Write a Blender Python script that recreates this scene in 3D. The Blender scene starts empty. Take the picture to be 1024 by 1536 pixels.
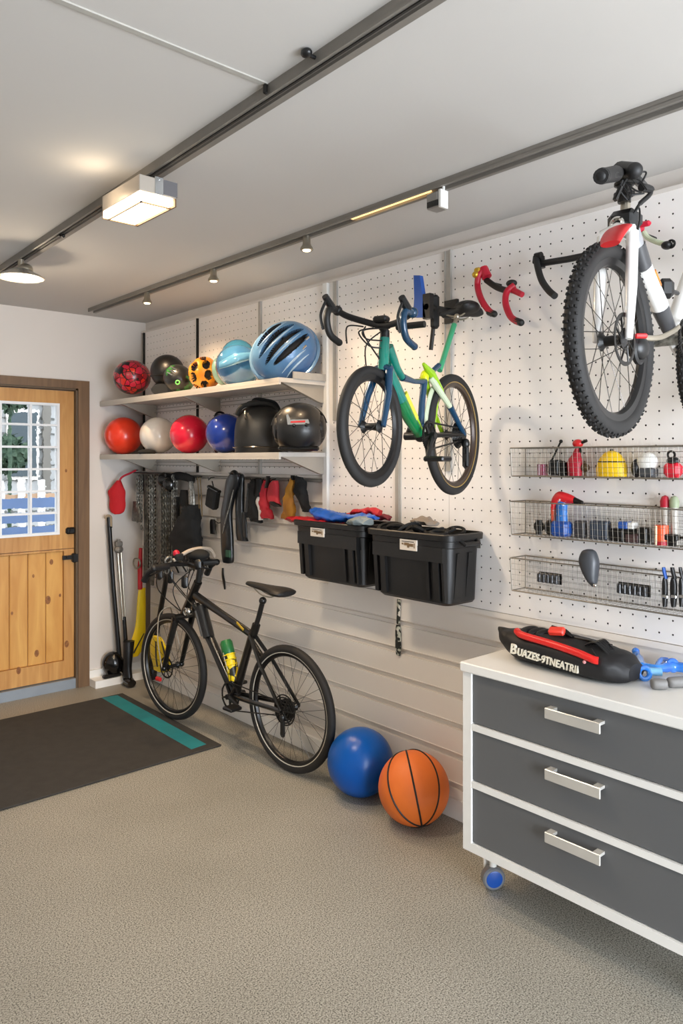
import bpy, math, random
from mathutils import Vector as V, Matrix
random.seed(7)
PI = math.pi
scn = bpy.context.scene
col = scn.collection
# ---------------------------------------------------------------- camera frame
AZ = math.radians(41.5)
FW = V((math.sin(AZ), math.cos(AZ), 0)); RT = V((math.cos(AZ), -math.sin(AZ), 0))
EYE = V((0, 0, 1.55)); FL = 1131.0
def ray(px, py):
    return FW + RT * ((px - 512) / FL) + V((0, 0, (690 - py) / FL))
def dp(px, py, d): return EYE + ray(px, py) * d
def wx(px, py, x):
    r = ray(px, py); return EYE + r * (x / r.x)
def wy(px, py, y):
    r = ray(px, py); return EYE + r * (y / r.y)
def fz(px, py, z):
    r = ray(px, py); return EYE + r * ((z - 1.55) / r.z)
def vp(px, py, P, D):
    "point of the pixel's sight line on the upright plane through P along D"
    n = V((-D.y, D.x, 0)); r = ray(px, py)
    return EYE + r * ((P - EYE).dot(n) / r.dot(n))

# ---------------------------------------------------------------- materials
MATS = {}
def lin(c):
    return tuple(((x / 255) / 12.92 if x / 255 <= .04045 else ((x / 255 + .055) / 1.055) ** 2.4) for x in c) + (1,)
def mat(name, rgb, rough=.5, metal=0, var=.06, vscale=8, bump=0, bscale=60, coat=0, rgb2=None, sharp=None, spec=.5, trans=0, alpha=1):
    if name in MATS: return MATS[name]
    m = bpy.data.materials.new(name); m.use_nodes = True
    nt = m.node_tree; b = nt.nodes['Principled BSDF']
    c = lin(rgb)
    b.inputs['Roughness'].default_value = rough; b.inputs['Metallic'].default_value = metal
    b.inputs['Coat Weight'].default_value = coat; b.inputs['Coat Roughness'].default_value = .08
    b.inputs['Specular IOR Level'].default_value = spec
    if trans: b.inputs['Transmission Weight'].default_value = trans
    tc = nt.nodes.new('ShaderNodeTexCoord'); nz = nt.nodes.new('ShaderNodeTexNoise')
    nz.inputs['Scale'].default_value = vscale; nz.inputs['Detail'].default_value = 4
    nt.links.new(tc.outputs['Object'], nz.inputs['Vector'])
    rp = nt.nodes.new('ShaderNodeValToRGB'); nt.links.new(nz.outputs['Fac'], rp.inputs['Fac'])
    c2 = lin(rgb2) if rgb2 else tuple(min(1, x * (1 + var)) for x in c[:3]) + (1,)
    c1 = c if rgb2 else tuple(x * (1 - var) for x in c[:3]) + (1,)
    rp.color_ramp.elements[0].color = c1; rp.color_ramp.elements[1].color = c2
    lo, hi = sharp if sharp else (.3, .7)
    rp.color_ramp.elements[0].position = lo; rp.color_ramp.elements[1].position = hi
    nt.links.new(rp.outputs['Color'], b.inputs['Base Color'])
    if bump:
        n2 = nt.nodes.new('ShaderNodeTexNoise'); n2.inputs['Scale'].default_value = bscale; n2.inputs['Detail'].default_value = 3
        nt.links.new(tc.outputs['Object'], n2.inputs['Vector'])
        bp = nt.nodes.new('ShaderNodeBump'); bp.inputs['Strength'].default_value = bump; bp.inputs['Distance'].default_value = .004
        nt.links.new(n2.outputs['Fac'], bp.inputs['Height']); nt.links.new(bp.outputs['Normal'], b.inputs['Normal'])
    MATS[name] = m; return m
def emis(name, rgb, s):
    if name in MATS: return MATS[name]
    m = bpy.data.materials.new(name); m.use_nodes = True; nt = m.node_tree
    nt.nodes.clear(); o = nt.nodes.new('ShaderNodeOutputMaterial'); e = nt.nodes.new('ShaderNodeEmission')
    e.inputs['Color'].default_value = lin(rgb); e.inputs['Strength'].default_value = s
    nt.links.new(e.outputs[0], o.inputs[0]); MATS[name] = m; return m
def voro(name, cols, scale, rough=.3, edge=0, coat=0):
    "patchwork of coloured cells with dark seams"
    m = bpy.data.materials.new(name); m.use_nodes = True; nt = m.node_tree; b = nt.nodes['Principled BSDF']
    tc = nt.nodes.new('ShaderNodeTexCoord'); v = nt.nodes.new('ShaderNodeTexVoronoi'); v.inputs['Scale'].default_value = scale
    nt.links.new(tc.outputs['Object'], v.inputs['Vector'])
    sp = nt.nodes.new('ShaderNodeSeparateColor'); nt.links.new(v.outputs['Color'], sp.inputs[0])
    rp = nt.nodes.new('ShaderNodeValToRGB'); rp.color_ramp.interpolation = 'CONSTANT'
    while len(rp.color_ramp.elements) < len(cols): rp.color_ramp.elements.new(.5)
    for i, c in enumerate(cols):
        rp.color_ramp.elements[i].position = i / len(cols); rp.color_ramp.elements[i].color = lin(c)
    nt.links.new(sp.outputs[0], rp.inputs['Fac'])
    out = rp.outputs['Color']
    if edge:
        v2 = nt.nodes.new('ShaderNodeTexVoronoi'); v2.feature = 'DISTANCE_TO_EDGE'; v2.inputs['Scale'].default_value = scale
        nt.links.new(tc.outputs['Object'], v2.inputs['Vector'])
        lt = nt.nodes.new('ShaderNodeMath'); lt.operation = 'LESS_THAN'; lt.inputs[1].default_value = edge
        nt.links.new(v2.outputs['Distance'], lt.inputs[0])
        mx = nt.nodes.new('ShaderNodeMix'); mx.data_type = 'RGBA'
        nt.links.new(lt.outputs[0], mx.inputs[0]); nt.links.new(out, mx.inputs[6]); mx.inputs[7].default_value = lin((22, 18, 18))
        out = mx.outputs[2]
    nt.links.new(out, b.inputs['Base Color']); b.inputs['Roughness'].default_value = rough; b.inputs['Coat Weight'].default_value = coat
    MATS[name] = m; return m
def wood(name, c1, c2, knots=True, scale=1.0, stretch=(14, 14, 1.1)):
    m = bpy.data.materials.new(name); m.use_nodes = True; nt = m.node_tree; b = nt.nodes['Principled BSDF']
    tc = nt.nodes.new('ShaderNodeTexCoord'); mp = nt.nodes.new('ShaderNodeMapping')
    mp.inputs['Scale'].default_value = stretch
    nt.links.new(tc.outputs['Object'], mp.inputs['Vector'])
    nz = nt.nodes.new('ShaderNodeTexNoise'); nz.inputs['Scale'].default_value = scale * 1.6; nz.inputs['Detail'].default_value = 8; nz.inputs['Distortion'].default_value = 1.2
    nt.links.new(mp.outputs[0], nz.inputs['Vector'])
    rp = nt.nodes.new('ShaderNodeValToRGB'); nt.links.new(nz.outputs['Fac'], rp.inputs['Fac'])
    rp.color_ramp.elements[0].position = .3; rp.color_ramp.elements[1].position = .72
    rp.color_ramp.elements[0].color = lin(c1); rp.color_ramp.elements[1].color = lin(c2)
    nt.links.new(rp.outputs[0], b.inputs['Base Color']); b.inputs['Roughness'].default_value = .42
    MATS[name] = m; return m

# ---------------------------------------------------------------- mesh builder
def basis(d):
    d = V(d).normalized(); a = V((0, 0, 1)) if abs(d.z) < .9 else V((1, 0, 0))
    u = d.cross(a).normalized(); return u, d.cross(u).normalized()
class MB:
    def __init__(s): s.v = []; s.f = []; s.m = []; s.k = 0
    def mi(s, k): s.k = k; return s
    def add(s, vs, fs):
        n = len(s.v); s.v += [tuple(p) for p in vs]
        for f in fs: s.f.append(tuple(i + n for i in f)); s.m.append(s.k)
        return s
    def box(s, a, b, bev=0):
        x0, y0, z0 = (min(a[i], b[i]) for i in range(3)); x1, y1, z1 = (max(a[i], b[i]) for i in range(3))
        if bev:
            c = ((x0 + x1) / 2, (y0 + y1) / 2, (z0 + z1) / 2); return s.obox(c, (x1 - x0, y1 - y0, z1 - z0), bev=bev)
        return s.add([(x0, y0, z0), (x1, y0, z0), (x1, y1, z0), (x0, y1, z0), (x0, y0, z1), (x1, y0, z1), (x1, y1, z1), (x0, y1, z1)],
                     [(0, 3, 2, 1), (4, 5, 6, 7), (0, 1, 5, 4), (1, 2, 6, 5), (2, 3, 7, 6), (3, 0, 4, 7)])
    def obox(s, c, size, ax=None, bev=0):
        "box with axes ax=(X,Y,Z) and chamfered edges"
        X, Y, Z = ax if ax else (V((1, 0, 0)), V((0, 1, 0)), V((0, 0, 1)))
        c = V(c); h = [q / 2 for q in size]; b = min(bev, min(h) * .9)
        if b <= 0:
            pts = [c + X * (h[0] * i) + Y * (h[1] * j) + Z * (h[2] * k) for k in (-1, 1) for (i, j) in ((-1, -1), (1, -1), (1, 1), (-1, 1))]
            return s.add(pts, [(0, 3, 2, 1), (4, 5, 6, 7), (0, 1, 5, 4), (1, 2, 6, 5), (2, 3, 7, 6), (3, 0, 4, 7)])
        pts = []; idx = {}
        for i in (-1, 1):
            for j in (-1, 1):
                for k in (-1, 1):
                    for a in range(3):
                        q = [i * (h[0] - b), j * (h[1] - b), k * (h[2] - b)]
                        q[a] = (i, j, k)[a] * h[a]
                        idx[i, j, k, a] = len(pts); pts.append(c + X * q[0] + Y * q[1] + Z * q[2])
        fs = []
        for a in range(3):
            o = [q for q in range(3) if q != a]
            for sg in (-1, 1):
                lp = []
                for (p, q) in ((-1, -1), (1, -1), (1, 1), (-1, 1)):
                    t = [0, 0, 0]; t[a] = sg; t[o[0]] = p; t[o[1]] = q; lp.append(idx[t[0], t[1], t[2], a])
                fs.append(tuple(lp))
        for a in range(3):
            o = [q for q in range(3) if q != a]
            for p in (-1, 1):
                for q in (-1, 1):
                    t0 = [0, 0, 0]; t0[a] = -1; t0[o[0]] = p; t0[o[1]] = q; t1 = list(t0); t1[a] = 1
                    fs.append((idx[(*t0, o[0])], idx[(*t1, o[0])], idx[(*t1, o[1])], idx[(*t0, o[1])]))
        for i in (-1, 1):
            for j in (-1, 1):
                for k in (-1, 1): fs.append((idx[i, j, k, 0], idx[i, j, k, 1], idx[i, j, k, 2]))
        return s.add(pts, fs)
    def rings(s, rs, closed=False, caps=True):
        "rs: list of rings (equal counts)"
        n = len(rs[0]); vs = [p for r in rs for p in r]; fs = []
        m = len(rs)
        for i in range(m if closed else m - 1):
            a = i * n; b = ((i + 1) % m) * n
            for j in range(n): fs.append((a + j, a + (j + 1) % n, b + (j + 1) % n, b + j))
        if caps and not closed:
            fs.append(tuple(reversed(range(n)))); fs.append(tuple(range((m - 1) * n, m * n)))
        return s.add(vs, fs)
    def tube(s, pts, r, seg=10, closed=False, flat=1.0, up=None):
        "sweep; r scalar or list; flat squashes across 'up'"
        P = [V(p) for p in pts]; n = len(P); R = r if isinstance(r, (list, tuple)) else [r] * n
        rs = []; u = None
        for i in range(n):
            if closed: t = P[(i + 1) % n] - P[i - 1]
            else: t = P[min(i + 1, n - 1)] - P[max(i - 1, 0)]
            t = t.normalized() if t.length else V((0, 0, 1))
            if up is not None:
                u = V(up) - t * V(up).dot(t); u = u.normalized() if u.length > 1e-4 else basis(t)[0]
            elif u is None: u = basis(t)[0]
            else:
                u = u - t * u.dot(t); u = u.normalized() if u.length > 1e-5 else basis(t)[0]
            w = t.cross(u)
            rs.append([P[i] + (u * math.cos(a) * flat + w * math.sin(a)) * R[i] for a in (2 * PI * k / seg for k in range(seg))])
        return s.rings(rs, closed)
    def cyl(s, a, b, r, r2=None, seg=16): return s.tube([a, b], [r, r if r2 is None else r2], seg)
    def sph(s, c, r, ax=None, seg=20, rg=12):
        c = V(c); rr = r if isinstance(r, (tuple, list)) else (r, r, r)
        X, Y, Z = ax if ax else (V((1, 0, 0)), V((0, 1, 0)), V((0, 0, 1)))
        vs = [c + Z * rr[2]]
        for i in range(1, rg):
            t = PI * i / rg
            for j in range(seg):
                a = 2 * PI * j / seg
                vs.append(c + X * (rr[0] * math.sin(t) * math.cos(a)) + Y * (rr[1] * math.sin(t) * math.sin(a)) + Z * (rr[2] * math.cos(t)))
        vs.append(c - Z * rr[2]); fs = [(0, 1 + j, 1 + (j + 1) % seg) for j in range(seg)]
        for i in range(rg - 2):
            a = 1 + i * seg; b = a + seg
            for j in range(seg): fs.append((a + j, b + j, b + (j + 1) % seg, a + (j + 1) % seg))
        a = 1 + (rg - 2) * seg; e = len(vs) - 1
        for j in range(seg): fs.append((a + j, e, a + (j + 1) % seg))
        return s.add(vs, fs)
    def torus(s, c, n, R, r, seg=48, sg=10, flat=1.0, a0=0, a1=2 * PI):
        u, w = basis(n); c = V(c); full = abs(a1 - a0 - 2 * PI) < 1e-6
        k = seg if full else seg + 1
        pts = [c + (u * math.cos(a) + w * math.sin(a)) * R for a in (a0 + (a1 - a0) * i / seg for i in range(k))]
        return s.tube(pts, r, sg, closed=full, flat=flat, up=n)
    def lathe(s, prof, c, n, seg=32):
        "prof: (radius, height along n)"
        u, w = basis(n); n = V(n).normalized(); c = V(c)
        rs = [[c + n * h + (u * math.cos(a) + w * math.sin(a)) * max(r, 1e-4) for a in (2 * PI * k / seg for k in range(seg))] for r, h in prof]
        return s.rings(rs)
    def prism(s, pts, off):
        off = V(off); n = len(pts); A = [V(p) for p in pts]; B = [p + off for p in A]
        return s.add(A + B, [tuple(range(n)), tuple(reversed(range(n, 2 * n)))] + [(i, i + n, (i + 1) % n + n, (i + 1) % n) for i in range(n)])
    def build(s, name, mats, parent=None, smooth=True, loc=None, angle=35):
        me = bpy.data.meshes.new(name)
        if not isinstance(mats, (list, tuple)): mats = [mats]
        if parent is not None: base = wloc(parent)
        else:
            if loc is None:
                xs = [p[0] for p in s.v]; ys = [p[1] for p in s.v]; zs = [p[2] for p in s.v]
                loc = ((min(xs) + max(xs)) / 2, (min(ys) + max(ys)) / 2, min(zs))
            base = V(loc)
        me.from_pydata([(p[0] - base.x, p[1] - base.y, p[2] - base.z) for p in s.v], [], s.f)
        for m in mats: me.materials.append(m)
        me.polygons.foreach_set('material_index', s.m); me.update()
        import bmesh
        bm = bmesh.new(); bm.from_mesh(me); bmesh.ops.recalc_face_normals(bm, faces=bm.faces); bm.to_mesh(me); bm.free()
        if smooth:
            me.polygons.foreach_set('use_smooth', [True] * len(me.polygons))
            try: me.set_sharp_from_angle(angle=math.radians(angle))
            except Exception: pass
        o = bpy.data.objects.new(name, me); col.objects.link(o)
        if parent is not None: o.parent = parent
        else: o.location = base
        return o
def wloc(o):
    p = V((0, 0, 0))
    while o is not None: p += o.location; o = o.parent
    return p
def tag(o, label=None, cat=None, group=None, kind=None):
    if label: o['label'] = label
    if cat: o['category'] = cat
    if group: o['group'] = group
    if kind: o['kind'] = kind
    return o
def thing(name, label, cat, loc, group=None):
    o = bpy.data.objects.new(name, None); col.objects.link(o); o.location = V(loc); o.empty_display_size = .05
    return tag(o, label, cat, group)
def struct(o): o['kind'] = 'structure'; return o
def arc(c, u, w, r, a0, a1, n=10):
    return [V(c) + (V(u) * math.cos(a) + V(w) * math.sin(a)) * r for a in (a0 + (a1 - a0) * i / n for i in range(n + 1))]
def bez(pts, n=8):
    "smooth path through the points"
    P = [V(p) for p in pts]; out = []
    for i in range(len(P) - 1):
        p0 = P[max(i - 1, 0)]; p1 = P[i]; p2 = P[i + 1]; p3 = P[min(i + 2, len(P) - 1)]
        for k in range(n):
            t = k / n
            out.append(.5 * ((2 * p1) + (p2 - p0) * t + (2 * p0 - 5 * p1 + 4 * p2 - p3) * t * t + (3 * p1 - p0 - 3 * p2 + p3) * t ** 3))
    out.append(P[-1]); return out
def loft(mb, secs, seg=16, sq=1.0, n=3):
    "secs: (centre, half-vector A, half-vector B); superelliptic, smoothly interpolated"
    C = bez([q[0] for q in secs], n); A = bez([q[1] for q in secs], n); B = bez([q[2] for q in secs], n)
    def se(x): return math.copysign(abs(x) ** sq, x)
    mb.rings([[c + a * se(math.cos(t)) + b * se(math.sin(t)) for t in (2 * PI * k / seg for k in range(seg))] for c, a, b in zip(C, A, B)])
    return mb
from mathutils import noise as _nz
def crump(mb, amp, fr, n0=0):
    for i in range(n0, len(mb.v)):
        p = V(mb.v[i]); mb.v[i] = tuple(p + (_nz.noise_vector(p * fr) + _nz.noise_vector(p * fr * 2.3) * .5) * amp)
    return mb
def hang(mb, secs, x, th, wrinkle=0, seg=14, sq=.8):
    "soft piece hanging parallel to the long wall: secs = (px, py, width px[, thickness factor])"
    S = []
    for q in secs:
        c = wx(q[0], q[1], x); e = wx(q[0] + q[2] / 2, q[1], x); h = max(abs(c.y - e.y), .003)
        t = th * (q[3] if len(q) > 3 else 1)
        S.append((c + V((random.uniform(-wrinkle, wrinkle), 0, 0)), V((0, h, 0)), V((t, 0, 0))))
    n0 = len(mb.v); loft(mb, S, 24 if wrinkle else seg, sq, 6 if wrinkle else 3)
    return crump(mb, .012, 22, n0) if wrinkle > .0025 else mb

W = 2.537; D = 5.046; CZ = 2.544
# ---------------------------------------------------------------- common materials
m_wall = mat('wall_paint', (214, 207, 200), .75, var=.015, vscale=2, bump=.05, bscale=90)
m_ceil = mat('ceiling_paint', (197, 193, 188), .85, var=.012, vscale=1.2)
m_slat = mat('slat_board', (230, 222, 213), .5, var=.012, vscale=3)
m_peg = mat('peg_board_white', (238, 233, 229), .55, var=.012, vscale=3)
m_pegd = mat('hardboard_hole_shade', (52, 42, 34), .8)  # brown hole edges, and the shade behind the holes put into colour
m_whitem = mat('white_lacquer', (232, 230, 225), .35, var=.01)
m_alu = mat('brushed_aluminium', (178, 174, 167), .45, .25, var=.05, vscale=30)
m_galv = mat('grey_steel', (132, 127, 120), .5, .3, var=.06, vscale=12)
m_chrome = mat('chrome', (215, 213, 208), .14, 1, var=.02)
m_blk = mat('black_rubber', (19, 18, 18), .55, var=.1, bump=.1, bscale=150)
m_blkp = mat('black_plastic', (15, 15, 16), .38, var=.08)
m_blkg = mat('black_gloss', (11, 10, 10), .2, var=.05, coat=.3)
m_fab = mat('black_cloth', (15, 15, 15), .85, var=.12, bump=.5, bscale=35)
m_dk = mat('dark_metal', (36, 34, 32), .35, .6, var=.1)
m_red = mat('red_plastic', (196, 30, 34), .35, var=.06)
m_crim = mat('crimson_tape', (176, 18, 44), .45, var=.1, bump=.2)
m_blue = mat('blue_plastic', (24, 78, 160), .35, var=.1)
m_yel = mat('yellow_plastic', (232, 200, 12), .4, var=.06)
# ================================================================ THE ROOM
X0 = -3.0; Y0 = -2.4
def floor_mat():
    m = bpy.data.materials.new('speckled_epoxy'); m.use_nodes = True; nt = m.node_tree; b = nt.nodes['Principled BSDF']
    tc = nt.nodes.new('ShaderNodeTexCoord')
    def nz(sc, det=2):
        n = nt.nodes.new('ShaderNodeTexNoise'); n.inputs['Scale'].default_value = sc; n.inputs['Detail'].default_value = det
        nt.links.new(tc.outputs['Object'], n.inputs['Vector']); return n
    a = nz(210, 2); r = nt.nodes.new('ShaderNodeValToRGB'); nt.links.new(a.outputs['Fac'], r.inputs['Fac'])
    e = r.color_ramp.elements; e[0].position = .36; e[0].color = lin((86, 83, 77)); e[1].position = .66; e[1].color = lin((180, 177, 167))
    q = e.new(.47); q.color = lin((144, 140, 130))
    c = nz(2.2, 4); r2 = nt.nodes.new('ShaderNodeValToRGB'); nt.links.new(c.outputs['Fac'], r2.inputs['Fac'])
    r2.color_ramp.elements[0].position = .3; r2.color_ramp.elements[0].color = (.86, .86, .85, 1); r2.color_ramp.elements[1].position = .7; r2.color_ramp.elements[1].color = (1, 1, 1, 1)
    mx = nt.nodes.new('ShaderNodeMix'); mx.data_type = 'RGBA'; mx.blend_type = 'MULTIPLY'; mx.inputs[0].default_value = 1
    nt.links.new(r.outputs[0], mx.inputs[6]); nt.links.new(r2.outputs[0], mx.inputs[7]); nt.links.new(mx.outputs[2], b.inputs['Base Color'])
    b.inputs['Roughness'].default_value = .5; b.inputs['Specular IOR Level'].default_value = .35
    bp = nt.nodes.new('ShaderNodeBump'); bp.inputs['Strength'].default_value = .01; bp.inputs['Distance'].default_value = .001
    nt.links.new(a.outputs['Fac'], bp.inputs['Height']); nt.links.new(bp.outputs[0], b.inputs['Normal'])
    return m
struct(MB().box((X0, Y0, -.08), (2.62, 5.2, 0)).build('floor', floor_mat(), smooth=False, loc=(0, 0, 0)))
struct(MB().box((X0, Y0, CZ), (2.62, 5.2, CZ + .08)).build('ceiling', m_ceil, smooth=False))
struct(MB().box((2.566, Y0, 0), (2.66, 5.2, CZ)).build('wall_right', m_wall, smooth=False))
struct(MB().box((X0 - .1, Y0, 0), (X0, 5.2, CZ)).build('wall_left', m_wall, smooth=False))
# back wall with the door opening
DX0, DX1, DT = 1.075, 2.058, 2.035
struct(MB().box((X0, D, 0), (DX0, D + .14, CZ)).box((DX1, D, 0), (2.566, D + .14, CZ)).box((DX0, D, DT), (DX1, D + .14, CZ)).build('wall_back', m_wall, smooth=False))
# front of the garage: open vehicle door behind the camera
GX0, GX1, GZ = -.1, 2.35, 2.3
struct(MB().box((X0, Y0 - .1, 0), (GX0, Y0, CZ)).box((GX1, Y0 - .1, 0), (2.62, Y0, CZ)).box((GX0, Y0 - .1, GZ), (GX1, Y0, CZ)).build('wall_front', m_wall, smooth=False))
# ceiling seam, header edge
struct(MB().box((X0, 1.615, CZ - .004), (1.17, 1.632, CZ + .001)).build('trim_1', mat('seam_tape', (170, 166, 158), .8), smooth=False))
# plinth/baseboards
struct(MB().box((2.136, 4.925, 0), (2.535, D + .001, .05), ).box((2.136, 5.028, .05), (2.535, D + .001, .10)).build('baseboard_back', m_whitem, smooth=False))

# slat cladding: boards with slanted grooves (profile swept along y)
def slats():
    mb = MB(); p = .131; z0 = .257
    prof = [(2.555, 0.0)]
    z = .03
    gs = sorted([z0 + p * k for k in range(-1, 10)])
    def sweep(ya, yb, ztop, zb=0.0):
        pr = [(2.537, zb)]
        for g in gs:
            if g - .03 < zb or g > ztop - .02: continue
            pr += [(2.537, g - .004), (2.554, g - .006), (2.556, g + .010), (2.539, g + .022), (2.5345, g + .0225), (2.5345, g + .026), (2.537, g + .0265)]
        pr += [(2.537, ztop)]
        A = [V((x, ya, z)) for x, z in pr]; B = [V((x, yb, z)) for x, z in pr]
        n = len(A); mb.add(A + B, [(i, i + 1, i + 1 + n, i + n) for i in range(n - 1)])
        mb.add([(2.537, ya, ztop), (2.562, ya, ztop), (2.562, yb, ztop), (2.537, yb, ztop)], [(0, 1, 2, 3)])
    sweep(Y0, 2.97, .905); sweep(2.97, 5.046, 1.46)
    return mb
o = slats().build('slatwall', m_slat, smooth=False)
tag(o, 'white horizontal slat cladding covering the lower part of the long wall', 'slatwall')
struct(MB().box((2.522, Y0, 0), (2.5385, 5.04, .085), ).build('baseboard_right', m_whitem, smooth=False))
struct(MB().box((2.524, Y0, .903), (2.56, 2.955, .925)).box((2.53, 2.97, 1.452), (2.56, 5.04, 1.468)).build('trim_2', m_slat, smooth=False))
struct(MB().box((2.526, Y0, 2.462), (2.562, 5.04, 2.476)).build('trim_3', m_wall, smooth=False))

# pegboards with real holes
def pegboard(y0, y1, z0, z1, label, p=.0457, r=.0034, x=2.5300):
    t = thing('pegboard', label, 'pegboard', (x, (y0 + y1) / 2, z0), 'white pegboard panels')
    ny = int((y1 - y0) // p); nz = int((z1 - z0) // p)
    my = (y1 - y0 - ny * p) / 2; mz = (z1 - z0 - nz * p) / 2
    vs = []; fs = []; ms = []
    oc = [(math.cos(PI / 4 * k), math.sin(PI / 4 * k)) for k in range(8)]
    sq = [(1, 0), (1, 1), (0, 1), (-1, 1), (-1, 0), (-1, -1), (0, -1), (1, -1)]
    h = p / 2
    for j in range(ny):
        cy = y0 + my + (j + .5) * p
        for k in range(nz):
            cz = z0 + mz + (k + .5) * p; n = len(vs)
            for (a, b) in sq: vs.append((x, cy + a * h, cz + b * h))
            for (a, b) in oc: vs.append((x, cy + a * r, cz + b * r))
            for (a, b) in oc: vs.append((x + .006, cy + a * r, cz + b * r))
            for q in range(8):
                w = (q + 1) % 8
                fs.append((n + q, n + w, n + 8 + w, n + 8 + q)); ms.append(0)
                fs.append((n + 8 + q, n + 8 + w, n + 16 + w, n + 16 + q)); ms.append(1)
    mb = MB(); mb.v = vs; mb.f = fs; mb.m = ms
    for (a, b, c, d) in ((y0, y1, z0, z0 + mz), (y0, y1, z1 - mz, z1), (y0, y0 + my, z0 + mz, z1 - mz), (y1 - my, y1, z0 + mz, z1 - mz)):
        mb.mi(0).add([(x, a, c), (x, b, c), (x, b, d), (x, a, d)], [(0, 1, 2, 3)])
    mb.add([(x, y0, z0), (x, y0, z1), (x + .006, y0, z1), (x + .006, y0, z0)], [(0, 1, 2, 3)])
    mb.add([(x, y1, z0), (x, y1, z1), (x + .006, y1, z1), (x + .006, y1, z0)], [(0, 1, 2, 3)])
    mb.add([(x, y0, z0), (x, y1, z0), (x + .006, y1, z0), (x + .006, y0, z0)], [(0, 1, 2, 3)])
    mb.add([(x, y0, z1), (x, y1, z1), (x + .006, y1, z1), (x + .006, y0, z1)], [(0, 1, 2, 3)])
    mb.build('perforated_sheet', [m_peg, m_pegd], t, smooth=False)
    MB().box((x + .0062, y0, z0), (x + .022, y1, z1)).build('hole_shade_sheet', m_pegd, t, smooth=False)  # dark sheet added behind the holes, cavity shade as its colour
ZT = 2.462
pegboard(4.262, 4.985, 1.47, ZT, 'white pegboard panel in the far corner behind the red and black helmets')
pegboard(3.572, 4.246, 1.47, ZT, 'white pegboard panel behind the yellow helmet on the shelves')
pegboard(2.99, 3.548, 1.47, ZT, 'white pegboard panel behind the big blue bike helmet')
pegboard(2.153, 2.953, .927, ZT, 'white pegboard panel behind the front wheel of the green bicycle')
pegboard(-.1, 2.151, .927, ZT, 'large white pegboard panel carrying the wire baskets and handlebars', p=.0475)
# uprights between panels
mb = MB(); mb.box((2.522, 2.886, 1.75), (2.5305, 2.915, ZT)).box((2.519, 2.886, 1.75), (2.523, 2.890, ZT)).box((2.519, 2.911, 1.75), (2.523, 2.915, ZT))
struct(mb.build('trim_4', m_alu, smooth=False))
mb = MB(); mb.box((2.522, 2.135, 1.5), (2.5305, 2.170, ZT)).box((2.518, 2.135, 1.5), (2.523, 2.139, ZT)).box((2.518, 2.166, 1.5), (2.523, 2.170, ZT))
struct(mb.build('trim_5', m_alu, smooth=False))
struct(MB().box((2.524, 2.44, .93), (2.53, 2.475, 1.62)).box((2.52, 2.448, .93), (2.53, 2.452, 1.62)).build('trim_6', m_alu, smooth=False))
mb = MB(); mb.box((2.512, 2.955, 1.0), (2.56, 2.988, ZT)); struct(mb.build('trim_7', m_whitem, smooth=False))
for i, (y, w) in enumerate(((4.254, .012), (3.560, .02), (4.99, .012))):
    struct(MB().box((2.518, y - w / 2, 1.47), (2.56, y + w / 2, ZT)).build('trim_%d' % (8 + i), m_dk if w < .015 else m_alu, smooth=False))

# ---------------------------------------------------------------- door
m_casing = wood('brown_casing', (98, 74, 52), (122, 94, 66))
m_pine = wood('pine', (176, 122, 62), (206, 156, 92))
m_pine2 = wood('pine_plank', (196, 138, 66), (216, 164, 88), stretch=(9, 9, 1.4))
m_knot = mat('knot', (112, 66, 30), .5, var=.3, vscale=60, rgb2=(160, 104, 50))
m_groove = mat('wood_groove', (130, 86, 44), .6)
d = struct(MB().box((DX0 - .075, D - .022, 0), (DX0, D, DT + .055)).box((DX1, D - .022, 0), (DX1 + .078, D, DT + .055)).box((DX0 + .0, D - .0225, DT), (DX1 + .0, D, DT + .055), )
    .build('trim_11', m_casing, smooth=False))
struct(MB().box((DX0, D - .012, 0), (DX0 + .014, D + .12, DT)).box((DX1 - .014, D - .012, 0), (DX1, D + .12, DT)).box((DX0, D - .012, DT - .012), (DX1, D + .12, DT)).build('trim_12', mat('jamb_brown', (92, 74, 54), .6), smooth=False))
struct(MB().box((DX0, D - .01, 0), (DX1, D + .14, .066)).build('trim_13', mat('threshold_grey', (140, 148, 156), .5, .3), smooth=False))
lx0, lx1 = 1.092, 2.043; ly = D + .02; lz0, lz1, lsp = .072, 2.018, .946
wx0, wx1, wz0, wz1 = 1.189, 1.945, 1.048, 1.931
door = MB().box((lx0, ly, lsp + .004), (wx0, ly + .045, lz1)).box((wx1, ly, lsp + .004), (lx1, ly + .045, lz1)).box((wx0, ly, wz1), (wx1, ly + .045, lz1)).box((wx0, ly, lsp + .004), (wx1, ly + .045, wz0)).build('door_1', m_pine, smooth=False, loc=(1.57, ly, .07))
struct(door)
lo = MB().box((lx0, ly, lz0), (wx0 - .03, ly + .045, lsp)).box((wx1 + .03, ly, lz0), (lx1, ly + .045, lsp)).box((wx0 - .03, ly, lz0), (wx1 + .03, ly + .045, lz0 + .12)).box((wx0 - .03, ly, lsp - .012), (wx1 + .03, ly + .045, lsp))
lo = lo.build('lower_leaf', m_pine, door, smooth=False)
for i in range(7):
    a = wx0 - .03 + (wx1 + .03 - wx0 + .03) * i / 7; b = wx0 - .03 + (wx1 + .03 - wx0 + .03) * (i + 1) / 7
    MB().obox(((a + b) / 2, ly + .024, (lz0 + .12 + lsp - .012) / 2), (b - a - .003, .022, lsp - lz0 - .134), bev=.004).build('plank', m_pine2, lo, smooth=False)
mb = MB()
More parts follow.
